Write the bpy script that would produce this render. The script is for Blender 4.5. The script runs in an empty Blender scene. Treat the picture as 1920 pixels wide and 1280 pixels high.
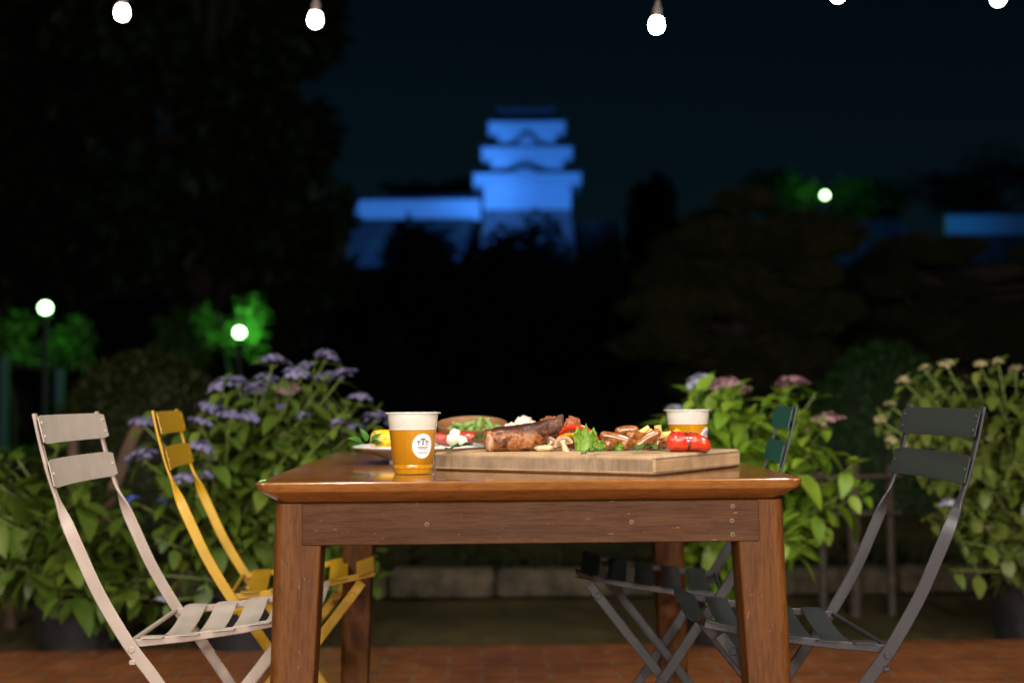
import bpy, math, random
from mathutils import Vector, Matrix, Euler, noise
R = math.radians
rnd = random.Random(7)
scene = bpy.context.scene
col = scene.collection

# ------------------------------------------------------------------ camera, world, lamps, exposure
F = 2667.0                       # focal length in photo pixels (50 mm on 36 mm, 1920 wide)
CAM = Vector((0, 0, 0.854))
TILT, ROLL = math.atan(105.3 / F), R(-0.45)
cam_d = bpy.data.cameras.new('camera'); cam = bpy.data.objects.new('camera', cam_d); col.objects.link(cam)
CM = Matrix.Rotation(R(90) + TILT, 3, 'X') @ Matrix.Rotation(ROLL, 3, 'Z')
cam.matrix_world = Matrix.Translation(CAM) @ CM.to_4x4()
cam_d.lens = 50.0; cam_d.sensor_width = 36.0; cam_d.clip_start = 0.05; cam_d.clip_end = 2000
cam_d.dof.use_dof = True; cam_d.dof.focus_distance = 2.58; cam_d.dof.aperture_fstop = 2.6
scene.camera = cam

def ray(px, py):
    return CM @ Vector(((px - 960) / F, -(py - 640) / F, -1))
def on_z(px, py, z):
    d = ray(px, py); return CAM + d * ((z - CAM.z) / d.z)
def at_d(px, py, y):
    d = ray(px, py); return CAM + d * (y / d.y)

world = bpy.data.worlds.new('World'); scene.world = world; world.use_nodes = True
wn = world.node_tree.nodes; wl = world.node_tree.links
for n in list(wn): wn.remove(n)
sky = wn.new('ShaderNodeTexSky'); sky.sky_type = 'NISHITA'; sky.sun_disc = False
sky.sun_elevation = R(38); sky.sun_rotation = R(160)
bg = wn.new('ShaderNodeBackground'); bg.inputs['Strength'].default_value = 0.0010
wo = wn.new('ShaderNodeOutputWorld')
wt = wn.new('ShaderNodeMix'); wt.data_type = 'RGBA'; wt.blend_type = 'MULTIPLY'; wt.inputs[0].default_value = 1; wt.inputs[7].default_value = (.40, .97, 1.15, 1)   # clear deep night sky
wl.new(sky.outputs[0], wt.inputs[6]); wl.new(wt.outputs[2], bg.inputs[0]); wl.new(bg.outputs[0], wo.inputs[0])

sun_d = bpy.data.lights.new('moonlight', 'SUN'); sun_d.energy = 0.002; sun_d.angle = R(0.5); sun_d.color = (.75, .85, 1)
sun = bpy.data.objects.new('moonlight', sun_d); sun.rotation_euler = (R(50), 0, R(200)); col.objects.link(sun)

KEY = 154.0
def lamp(name, loc, power, color=(1, .92, .82), radius=.03, parent=None):
    l = bpy.data.lights.new(name, 'POINT'); l.energy = power; l.color = color; l.shadow_soft_size = radius
    o = bpy.data.objects.new(name, l); col.objects.link(o); o.location = loc
    if parent: o.parent = parent
    return o
# the strings of festoon bulbs that hang over the terrace behind and above the camera
for (x, y, z, p) in ((-2.7, -3.6, 2.0, 2.2), (-1.3, -3.7, 1.9, 2.2), (.0, -3.6, 1.85, 2.4), (1.3, -3.7, 1.9, 2.2), (2.7, -3.6, 2.0, 2.0),
                     (-.7, -1.6, 2.0, .7), (.9, -1.6, 2.0, .8), (-1.5, .3, 2.35, .5), (.1, .3, 2.3, .6), (1.7, .3, 2.35, .5),
                     (-.5, 2.2, 2.4, .60), (.9, 2.3, 2.4, .55), (-1.8, 2.4, 2.4, .5), (2.1, 2.6, 2.4, .35)):
    lamp('festoon_light', (x, y, z), KEY * p, radius=.06)

scene.view_settings.view_transform = 'Standard'; scene.view_settings.look = 'None'
scene.view_settings.exposure = 0.0; scene.view_settings.gamma = 1.0
scene.view_settings.use_curve_mapping = False
scene.cycles.use_denoising = True
scene.cycles.max_bounces = 10; scene.cycles.transparent_max_bounces = 24
scene.cycles.sample_clamp_indirect = 4.0
scene.cycles.caustics_reflective = False; scene.cycles.caustics_refractive = False

# ------------------------------------------------------------------ materials
def new_mat(name):
    m = bpy.data.materials.new(name); m.use_nodes = True
    nt = m.node_tree
    for n in list(nt.nodes): nt.nodes.remove(n)
    out = nt.nodes.new('ShaderNodeOutputMaterial')
    return m, nt, out
def principled(nt, out, **kw):
    p = nt.nodes.new('ShaderNodeBsdfPrincipled'); nt.links.new(p.outputs[0], out.inputs[0])
    for k, v in kw.items():
        p.inputs[k.replace('_', ' ')].default_value = v
    return p
def c4(c): return (c[0], c[1], c[2], 1)
def ramp(nt, fac, stops):
    r = nt.nodes.new('ShaderNodeValToRGB'); e = r.color_ramp.elements
    e[0].position, e[0].color = stops[0][0], c4(stops[0][1]); e[1].position, e[1].color = stops[-1][0], c4(stops[-1][1])
    for p, c in stops[1:-1]:
        x = e.new(p); x.color = c4(c)
    nt.links.new(fac, r.inputs[0]); return r.outputs[0]
def coords(nt, scale=(1, 1, 1), kind='Object', rot=(0, 0, 0)):
    t = nt.nodes.new('ShaderNodeTexCoord'); mp = nt.nodes.new('ShaderNodeMapping')
    mp.inputs['Scale'].default_value = scale; mp.inputs['Rotation'].default_value = rot
    nt.links.new(t.outputs[kind], mp.inputs[0]); return mp.outputs[0]
def noise_tex(nt, vec, scale, detail=4, rough=.55, dist=0):
    n = nt.nodes.new('ShaderNodeTexNoise'); n.inputs['Scale'].default_value = scale; n.inputs['Detail'].default_value = detail
    n.inputs['Roughness'].default_value = rough; n.inputs['Distortion'].default_value = dist
    nt.links.new(vec, n.inputs['Vector']); return n.outputs[0]
def bump(nt, p, h, strength=.2, dist=.002):
    b = nt.nodes.new('ShaderNodeBump'); b.inputs['Strength'].default_value = strength; b.inputs['Distance'].default_value = dist
    nt.links.new(h, b.inputs['Height']); nt.links.new(b.outputs[0], p.inputs['Normal'])
def mixc(nt, fac, a, b, mode='MIX'):
    m = nt.nodes.new('ShaderNodeMix'); m.data_type = 'RGBA'; m.blend_type = mode
    for s, v in ((m.inputs[0], fac), (m.inputs[6], a), (m.inputs[7], b)):
        if isinstance(v, (int, float)): s.default_value = v
        elif isinstance(v, tuple): s.default_value = c4(v)
        else: nt.links.new(v, s)
    return m.outputs[2]

def plain(name, c, rough=.5, metal=0.0, var=.12, scale=30, bmp=0.0, coat=0.0, sss=0.0, spec=.5):
    m, nt, out = new_mat(name)
    p = principled(nt, out, Roughness=rough, Metallic=metal)
    p.inputs['Coat Weight'].default_value = coat; p.inputs['Coat Roughness'].default_value = .12
    p.inputs['Specular IOR Level'].default_value = spec
    if sss:
        p.inputs['Subsurface Weight'].default_value = sss; p.inputs['Subsurface Radius'].default_value = (.01, .005, .003)
    n = noise_tex(nt, coords(nt), scale)
    cc = ramp(nt, n, [(.3, tuple(x * (1 - var) for x in c)), (.7, tuple(min(1, x * (1 + var)) for x in c))])
    nt.links.new(cc, p.inputs['Base Color'])
    if bmp: bump(nt, p, noise_tex(nt, coords(nt), scale * 3), bmp, .002)
    return m

def wood(name, cols, stretch, scale, rough=.35, coat=.0, streak=.5, pores=True):
    """long grain noise; stretch holds the scale of each axis, low along the grain"""
    m, nt, out = new_mat(name)
    p = principled(nt, out, Roughness=rough)
    p.inputs['Specular IOR Level'].default_value = .5 if coat > .5 else .16
    p.inputs['Coat Weight'].default_value = coat; p.inputs['Coat Roughness'].default_value = .10
    v = coords(nt, stretch)
    a = noise_tex(nt, v, scale, 6, .6, .4)
    base = ramp(nt, a, [(.28, cols[0]), (.5, cols[1]), (.74, cols[2])])
    v2 = coords(nt, tuple(s * 5 for s in stretch))
    b = noise_tex(nt, v2, scale * 2.2, 3, .7)
    fine = ramp(nt, b, [(.40, (.30, .24, .20)), (.52, (1, 1, 1))])
    cc = mixc(nt, streak, base, mixc(nt, 1.0, base, fine, 'MULTIPLY'))
    # pale nicks and scuffs
    s = noise_tex(nt, coords(nt, tuple(x * 1.7 + .5 for x in stretch)), 23, 2, .5, 1.5)
    nick = ramp(nt, s, [(.735, (0, 0, 0)), (.765, (.7, .7, .7))])
    cc = mixc(nt, nick, cc, (.5, .36, .22))
    nt.links.new(cc, p.inputs['Base Color'])
    rr = ramp(nt, noise_tex(nt, coords(nt), 9, 4), [(.3, (rough * .8,) * 3), (.75, (min(1, rough * 1.35),) * 3)])
    nt.links.new(rr, p.inputs['Roughness'])
    bump(nt, p, b, .015 if coat > .5 else .06 if coat else .16, .001)
    return m

def leafy(name, cols, rough=.45, trans=.3, spec=.4):
    """leaf colour varies from leaf to leaf"""
    m, nt, out = new_mat(name)
    g = nt.nodes.new('ShaderNodeNewGeometry')
    n = noise_tex(nt, coords(nt), 6, 2)
    mx = nt.nodes.new('ShaderNodeMath'); mx.operation = 'MULTIPLY_ADD'
    nt.links.new(g.outputs['Random Per Island'], mx.inputs[0]); mx.inputs[1].default_value = .7
    sc = nt.nodes.new('ShaderNodeMath'); sc.operation = 'MULTIPLY'; sc.inputs[1].default_value = .35
    nt.links.new(n, sc.inputs[0]); nt.links.new(sc.outputs[0], mx.inputs[2])
    k = len(cols) - 1
    cc = ramp(nt, mx.outputs[0], [(i / k * .9 + .05, c) for i, c in enumerate(cols)])
    p = principled(nt, out, Roughness=rough); p.inputs['Specular IOR Level'].default_value = spec
    nt.links.new(cc, p.inputs['Base Color'])
    if trans:
        t = nt.nodes.new('ShaderNodeBsdfTranslucent'); nt.links.new(cc, t.inputs[0])
        ms = nt.nodes.new('ShaderNodeMixShader'); ms.inputs[0].default_value = trans
        nt.links.new(p.outputs[0], ms.inputs[1]); nt.links.new(t.outputs[0], ms.inputs[2]); nt.links.new(ms.outputs[0], out.inputs[0])
    return m

def glow(name, c, strength):
    m, nt, out = new_mat(name)
    e = nt.nodes.new('ShaderNodeEmission'); e.inputs[0].default_value = c4(c); e.inputs[1].default_value = strength
    nt.links.new(e.outputs[0], out.inputs[0]); return m

def clear(name, tint=(1, 1, 1), gl=.9):
    m, nt, out = new_mat(name)
    t = nt.nodes.new('ShaderNodeBsdfTransparent'); t.inputs[0].default_value = c4(tint)
    g = nt.nodes.new('ShaderNodeBsdfGlossy'); g.inputs['Roughness'].default_value = .06; g.inputs[0].default_value = (gl, gl, gl, 1)
    lw = nt.nodes.new('ShaderNodeLayerWeight'); lw.inputs[0].default_value = .5
    pw = nt.nodes.new('ShaderNodeMath'); pw.operation = 'POWER'; pw.inputs[1].default_value = 4.5; nt.links.new(lw.outputs['Facing'], pw.inputs[0])
    f = nt.nodes.new('ShaderNodeMath'); f.operation = 'MULTIPLY_ADD'; f.inputs[1].default_value = .85; f.inputs[2].default_value = .045; nt.links.new(pw.outputs[0], f.inputs[0])
    ms = nt.nodes.new('ShaderNodeMixShader')
    nt.links.new(f.outputs[0], ms.inputs[0]); nt.links.new(t.outputs[0], ms.inputs[1]); nt.links.new(g.outputs[0], ms.inputs[2])
    nt.links.new(ms.outputs[0], out.inputs[0]); return m

# ------------------------------------------------------------------ mesh builder and tagging
class MB:
    def __init__(s): s.v = []; s.f = []
    def quadstrip(s, rings, close=True, cap0=False, cap1=False):
        b = len(s.v); n = len(rings[0])
        for r in rings: s.v.extend(tuple(p) for p in r)
        for i in range(len(rings) - 1):
            for j in range(n if close else n - 1):
                k = (j + 1) % n
                s.f.append((b + i * n + j, b + i * n + k, b + (i + 1) * n + k, b + (i + 1) * n + j))
        if cap0: s.f.append(tuple(b + j for j in reversed(range(n))))
        if cap1: s.f.append(tuple(b + (len(rings) - 1) * n + j for j in range(n)))
        return s
    def tube(s, pts, rad, n=8, cap=True):
        pts = [Vector(p) for p in pts]; rings = []
        u = None
        for i, p in enumerate(pts):
            t = (pts[min(i + 1, len(pts) - 1)] - pts[max(i - 1, 0)])
            if t.length < 1e-9: t = Vector((0, 0, 1))
            t.normalize()
            if u is None: u = t.orthogonal().normalized()
            else:
                u = u - t * u.dot(t); u = u.normalized() if u.length > 1e-6 else t.orthogonal().normalized()
            w = t.cross(u); r = rad[i] if isinstance(rad, (list, tuple)) else rad
            rings.append([p + (u * math.cos(a) + w * math.sin(a)) * r for a in (2 * math.pi * k / n for k in range(n))])
        return s.quadstrip(rings, True, cap, cap)
    def lathe(s, prof, n=32, c=(0, 0, 0), cap0=False, cap1=False):
        c = Vector(c)
        return s.quadstrip([[c + Vector((r * math.cos(2 * math.pi * k / n), r * math.sin(2 * math.pi * k / n), z)) for k in range(n)] for r, z in prof], True, cap0, cap1)
    def bar(s, pts, wide, w, t):
        """flat bar along pts; wide[i] = direction of its wide side"""
        pts = [Vector(p) for p in pts]; rings = []
        for i, p in enumerate(pts):
            tg = (pts[min(i + 1, len(pts) - 1)] - pts[max(i - 1, 0)]).normalized()
            a = Vector(wide[i]); a = (a - tg * a.dot(tg)).normalized(); b = tg.cross(a)
            ww = w[i] if isinstance(w, (list, tuple)) else w
            e = t * .3
            rings.append([p + a * x + b * y for x, y in ((-ww / 2 + e, -t / 2), (ww / 2 - e, -t / 2), (ww / 2, -t / 2 + e), (ww / 2, t / 2 - e), (ww / 2 - e, t / 2), (-ww / 2 + e, t / 2), (-ww / 2, t / 2 - e), (-ww / 2, -t / 2 + e))])
        return s.quadstrip(rings, True, True, True)
    def box(s, c, size, rot=None, bev=0.0):
        c = Vector(c); h = [x / 2 for x in size]; M = rot or Matrix.Identity(3)
        e = min(bev, min(h) * .9)
        if e <= 0:
            b = len(s.v)
            for z in (-1, 1):
                for x, y in ((-1, -1), (1, -1), (1, 1), (-1, 1)): s.v.append(tuple(c + M @ Vector((x * h[0], y * h[1], z * h[2]))))
            s.f += [(b + 3, b + 2, b + 1, b), (b + 4, b + 5, b + 6, b + 7)] + [(b + j, b + (j + 1) % 4, b + 4 + (j + 1) % 4, b + 4 + j) for j in range(4)]
            return s
        def ring(ix, iy, z):
            q = []
            for sx, sy in ((1, 1), (-1, 1), (-1, -1), (1, -1)):
                a = [(sx * (h[0] - ix), sy * (h[1] - iy - e)), (sx * (h[0] - ix - e), sy * (h[1] - iy))]
                q += a if sx * sy > 0 else a[::-1]
            return [c + M @ Vector((x, y, z)) for x, y in q]
        return s.quadstrip([ring(e, e, -h[2]), ring(0, 0, -h[2] + e), ring(0, 0, h[2] - e), ring(e, e, h[2])], True, True, True)
    def sheet(s, grid):
        return s.quadstrip(grid, False)
    def poly(s, pts):
        b = len(s.v); s.v.extend(tuple(p) for p in pts); s.f.append(tuple(range(b, b + len(pts)))); return s
    def blob(s, c, r, n=16, m=10, amp=.0, freq=1.0, seed=0, M=None):
        """lumpy closed ball"""
        c = Vector(c); rings = []; M = M or Matrix.Identity(3)
        for i in range(m + 1):
            th = math.pi * (i + .02 if i == 0 else i - .02 if i == m else i) / m
            ring = []
            for j in range(n):
                ph = 2 * math.pi * j / n
                d = Vector((math.sin(th) * math.cos(ph), math.sin(th) * math.sin(ph), -math.cos(th)))
                k = 1 + amp * noise.noise(d * freq + Vector((seed * 3.1, seed * 1.7, seed)))
                ring.append(c + M @ Vector((d.x * r[0] * k, d.y * r[1] * k, d.z * r[2] * k)))
            rings.append(ring)
        return s.quadstrip(rings, True, True, True)
    def leaf(s, base, d, up, L, W, curl=.25, fold=.25, n=5):
        """one broad pointed leaf"""
        d = Vector(d).normalized(); up = Vector(up); side = d.cross(up)
        side = side.normalized() if side.length > 1e-5 else d.orthogonal().normalized(); up = side.cross(d)
        rows = []; base = Vector(base)
        for i in range(n + 1):
            t = i / n; w = W * .5 * math.sin(math.pi * min(1, t ** .75)) ** .8 if 0 < t < 1 else W * .02
            p = base + d * (L * t) - up * (curl * L * t * t)
            rows.append([p + side * w + up * (fold * w), p, p - side * w + up * (fold * w)])
        return s.sheet(rows)
    def build(s, name, mat, parent=None, smooth=True, loc=None):
        me = bpy.data.meshes.new(name); me.from_pydata(s.v, [], s.f); me.update()
        o = bpy.data.objects.new(name, me); col.objects.link(o)
        me.materials.append(mat)
        if smooth:
            for p in me.polygons: p.use_smooth = True
            try: me.set_sharp_from_angle(angle=R(38))
            except Exception: pass
        if parent: o.parent = parent
        if loc is not None: o.location = loc
        return o

def tag(o, label=None, cat=None, group=None, kind=None):
    for k, v in (('label', label), ('category', cat), ('group', group), ('kind', kind)):
        if v: o[k] = v
    return o
def thing(name, label, cat, loc=(0, 0, 0), rz=0, group=None):
    o = bpy.data.objects.new(name, None); col.objects.link(o); o.empty_display_size = .1
    o.location = loc; o.rotation_euler = (0, 0, rz)
    return tag(o, label, cat, group)
def children(o): return [c for c in bpy.data.objects if c.parent == o]
def copy_tree(o, parent=None):
    c = o.copy(); col.objects.link(c)
    if parent: c.parent = parent
    for ch in children(o): copy_tree(ch, c)
    return c
def spline(pts, n=6):
    """Catmull-Rom through points"""
    P = [Vector(p) for p in pts]; P = [P[0] * 2 - P[1]] + P + [P[-1] * 2 - P[-2]]; out = []
    for i in range(1, len(P) - 2):
        for k in range(n):
            t = k / n; a, b, c, d = P[i - 1:i + 3]
            out.append(.5 * ((2 * b) + (c - a) * t + (2 * a - 5 * b + 4 * c - d) * t * t + (3 * b - a - 3 * c + d) * t ** 3))
    out.append(P[-2]); return out
def lerp(a, b, t): return a + (b - a) * t
def smooth01(t): t = max(0, min(1, t)); return t * t * (3 - 2 * t)
# ------------------------------------------------------------------ table frame, derived from the photo
H = 0.72
FL, FR = on_z(473, 905.5, H), on_z(1512, 896, H)
YAW = math.atan2(FR.y - FL.y, FR.x - FL.x)
TW, TL = (FR - FL).length, 1.33
U, V = Vector((math.cos(YAW), math.sin(YAW), 0)), Vector((-math.sin(YAW), math.cos(YAW), 0))

# ------------------------------------------------------------------ the ground
def hill(x, y):
    return 10.5 * smooth01((y - 45) / 65) + .25 * smooth01((y - 8) / 8) + (noise.noise(Vector((x * .12, y * .12, 0))) * .25 if y > 12 else 0)
m, nt, out = new_mat('lawn')
p = principled(nt, out, Roughness=.95); p.inputs['Specular IOR Level'].default_value = .1
a = noise_tex(nt, coords(nt), 1.6, 6, .65); b = noise_tex(nt, coords(nt), 45, 3, .7)
g1 = ramp(nt, a, [(.3, (.125, .090, .040)), (.5, (.095, .076, .032)), (.7, (.050, .054, .018))])
nt.links.new(mixc(nt, .5, g1, mixc(nt, 1, g1, ramp(nt, b, [(.3, (.4, .4, .4)), (.7, (1.3, 1.3, 1.2))]), 'MULTIPLY')), p.inputs['Base Color'])
bump(nt, p, b, .8, .02)
LAWN = m
mb = MB(); grid = []
ys = [-8, -4, -1, 2, 4.5, 5.2, 6, 6.6, 8, 10, 13, 17, 22, 30, 40, 48, 55, 62, 70, 78, 86, 94, 102, 110, 130, 170, 260, 420, 700]
xs = [-500, -300, -180, -120, -80, -60, -45, -32, -24, -17, -12, -8, -5, -2.5, 0, 2.5, 5, 8, 12, 17, 24, 32, 45, 60, 80, 120, 180, 300, 500]
for y in ys: grid.append([Vector((x, y, -.03 + (hill(x, y) if y > 6.5 else 0))) for x in xs][::-1])
tag(mb.sheet(grid).build('ground', LAWN), kind='structure')

# brick terrace laid in running bond, square to the table
m, nt, out = new_mat('terrace_brick')
p = principled(nt, out, Roughness=.55)
br = nt.nodes.new('ShaderNodeTexBrick'); nt.links.new(coords(nt), br.inputs['Vector'])
br.inputs['Scale'].default_value = 1.0; br.inputs['Brick Width'].default_value = .21; br.inputs['Row Height'].default_value = .105
br.inputs['Mortar Size'].default_value = .0045; br.inputs['Mortar Smooth'].default_value = .2; br.inputs['Bias'].default_value = 0
br.inputs['Color1'].default_value = (0.26, 0.083, 0.021, 1); br.inputs['Color2'].default_value = (0.225, 0.068, 0.018, 1); br.inputs['Mortar'].default_value = (0.215, 0.15, 0.095, 1)
dirt = ramp(nt, noise_tex(nt, coords(nt), 4, 6, .6), [(.3, (.62, .58, .55)), (.65, (1.08, 1.05, 1))])
nt.links.new(mixc(nt, 1, br.outputs[0], dirt, 'MULTIPLY'), p.inputs['Base Color'])
rr = ramp(nt, noise_tex(nt, coords(nt), 12, 4), [(.35, (.35,) * 3), (.7, (.7,) * 3)]); nt.links.new(rr, p.inputs['Roughness'])
iv = nt.nodes.new('ShaderNodeMath'); iv.operation = 'SUBTRACT'; iv.inputs[0].default_value = 1; nt.links.new(br.outputs[1], iv.inputs[1])
bump(nt, p, iv.outputs[0], .6, .004)
EDGE = at_d(960, 1207, 4.96); EDGE.z = 0
ter = MB().box((0, -4.2, -.06), (22, 8.4, .12), bev=.008).build('terrace', m, smooth=False)
ter.location = EDGE; ter.rotation_euler = (0, 0, YAW); tag(ter, kind='structure')

# kerb of rough stone blocks behind the plants
STONE = plain('kerb_stone', (.085, .065, .040), .9, var=.5, scale=14, bmp=.6)
ker = []
KY = 6.35
x = -4.2
i = 0
while x < 4.4:
    w = rnd.uniform(.42, .68); hh = rnd.uniform(.115, .14)
    q = MB(); q.box((0, 0, 0), (w - .012, .20, hh), bev=.02)
    o = q.build('kerb_stone', STONE)
    o.location = Vector((x + w / 2, KY + (x) * math.tan(YAW) + rnd.uniform(-.015, .015), hh / 2 - .03)); o.rotation_euler = (rnd.uniform(-.03, .03), 0, YAW + rnd.uniform(-.03, .03))
    ker.append(o); tag(o, None, 'kerb stone', 'rough kerb stones edging the lawn'); x += w
for i, o in enumerate(ker):
    o['label'] = 'rough stone block in the low kerb behind the terrace'

# short ground cover on the lawn behind the kerb
COVER = leafy('ground_cover_leaf', [(.008, .014, .003), (.016, .026, .006), (.028, .032, .01)], .6, .2)
mb = MB()
for k in range(5200):
    x = rnd.uniform(-4.6, 4.6); y = KY + .14 + abs(rnd.gauss(0, .7)); z = -.03 + hill(x, y)
    if rnd.random() > .35 + .65 * (noise.noise(Vector((x * 1.3, y * 1.3, 5))) > -.1): continue
    an = rnd.uniform(0, 6.28); L = rnd.uniform(.05, .13)
    mb.leaf((x, y, z + rnd.uniform(0, .10)), (math.cos(an), math.sin(an), rnd.uniform(.2, 1.3)), (0, 0, 1), L, L * .35, .3, .2, 2)
tag(mb.build('ground_cover', COVER), kind='stuff', label='low dark leafy ground cover behind the kerb', cat='ground cover')

# ------------------------------------------------------------------ the table
def tpt(u, v, z): return FL + U * u + V * v + Vector((0, 0, z - H))
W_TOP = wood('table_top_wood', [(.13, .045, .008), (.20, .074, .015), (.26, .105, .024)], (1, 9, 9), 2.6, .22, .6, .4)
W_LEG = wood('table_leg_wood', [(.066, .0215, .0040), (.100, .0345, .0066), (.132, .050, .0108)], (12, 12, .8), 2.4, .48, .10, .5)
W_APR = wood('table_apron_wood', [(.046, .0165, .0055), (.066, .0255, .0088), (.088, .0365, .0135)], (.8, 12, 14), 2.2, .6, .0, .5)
BRASS = plain('screw_brass', (.16, .12, .07), .55, .5, .3, 300)
tab = thing('dining_table', 'brown varnished wooden table carrying the food and beer', 'table', tpt(TW / 2, TL / 2, 0), YAW)
def rrect(w, l, r, z, n=7):
    q = []
    for (cx, cy, a0) in ((w / 2 - r, l / 2 - r, 0), (-w / 2 + r, l / 2 - r, 90), (-w / 2 + r, -l / 2 + r, 180), (w / 2 - r, -l / 2 + r, 270)):
        for k in range(n + 1):
            a = R(a0 + 90 * k / n); q.append(Vector((cx + r * math.cos(a), cy + r * math.sin(a), z)))
    return q
mb = MB(); rings = []
for ins, dz in ((.043, -.0355), (.0375, -.0349), (.0345, -.0332), (.0078, -.0166), (.0062, -.0154), (.0050, -.0138), (.0008, -.0036), (.0004, -.0024), (.0012, -.0010), (.0026, -.0002), (.0045, 0)):
    rings.append(rrect(TW - 2 * ins, TL - 2 * ins, max(.006, .030 - ins * .3), H + dz))
mb.quadstrip(rings, True, True, True)
top = mb.build('tabletop', W_TOP, tab)
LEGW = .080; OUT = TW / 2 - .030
def leg_mesh(sx, sy):
    mb = MB(); rings = []
    for z, k in ((0, 1.0), (.02, .95), (.36, .5), (H - .036, 0)):
        w = lerp(LEGW, .064, k) / 2; c = .42 * w; off = .026 * k
        cx, cy = sx * (OUT - LEGW / 2 + off), sy * (TL / 2 - .033 - LEGW / 2 + off)
        ring = []
        for ax, ay in ((1, 1), (-1, 1), (-1, -1), (1, -1)):
            cc = c if (ax * sx > 0) else c * .25
            steps = 5
            for s in range(steps + 1):
                a = R({(1, 1): 0, (-1, 1): 90, (-1, -1): 180, (1, -1): 270}[(ax, ay)] + 90 * s / steps)
                ring.append(Vector((cx + ax * (w - cc) + cc * math.cos(a), cy + ay * (w - cc) + cc * math.sin(a), z)))
        rings.append(ring)
    return mb.quadstrip(rings, True, True, True)
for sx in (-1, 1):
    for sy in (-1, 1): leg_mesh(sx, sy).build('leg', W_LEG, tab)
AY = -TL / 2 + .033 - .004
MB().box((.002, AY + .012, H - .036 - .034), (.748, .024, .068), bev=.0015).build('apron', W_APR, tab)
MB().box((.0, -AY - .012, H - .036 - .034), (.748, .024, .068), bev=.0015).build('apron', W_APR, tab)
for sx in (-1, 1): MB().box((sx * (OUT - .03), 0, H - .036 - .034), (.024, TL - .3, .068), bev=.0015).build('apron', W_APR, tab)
for px, py in ((1377, 950), (1376, 977), (1377, 1003), (1186, 979), (800, 983)):
    w = at_d(px, py, FL.y + .03) ; loc = tab.matrix_basis.inverted() @ w if False else Matrix.Rotation(-YAW, 3, 'Z') @ (w - tab.location)
    loc.y = AY - .0012
    q = MB(); q.quadstrip([[Vector((loc.x + r * math.cos(a), loc.y + d, loc.z + r * math.sin(a))) for a in (6.283 * k / 12 for k in range(12))] for r, d in ((.0036, .002), (.0035, .0003), (.0022, .0002), (.0018, .0014))], True, False, True)
    q.build('screw', BRASS, tab)

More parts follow.
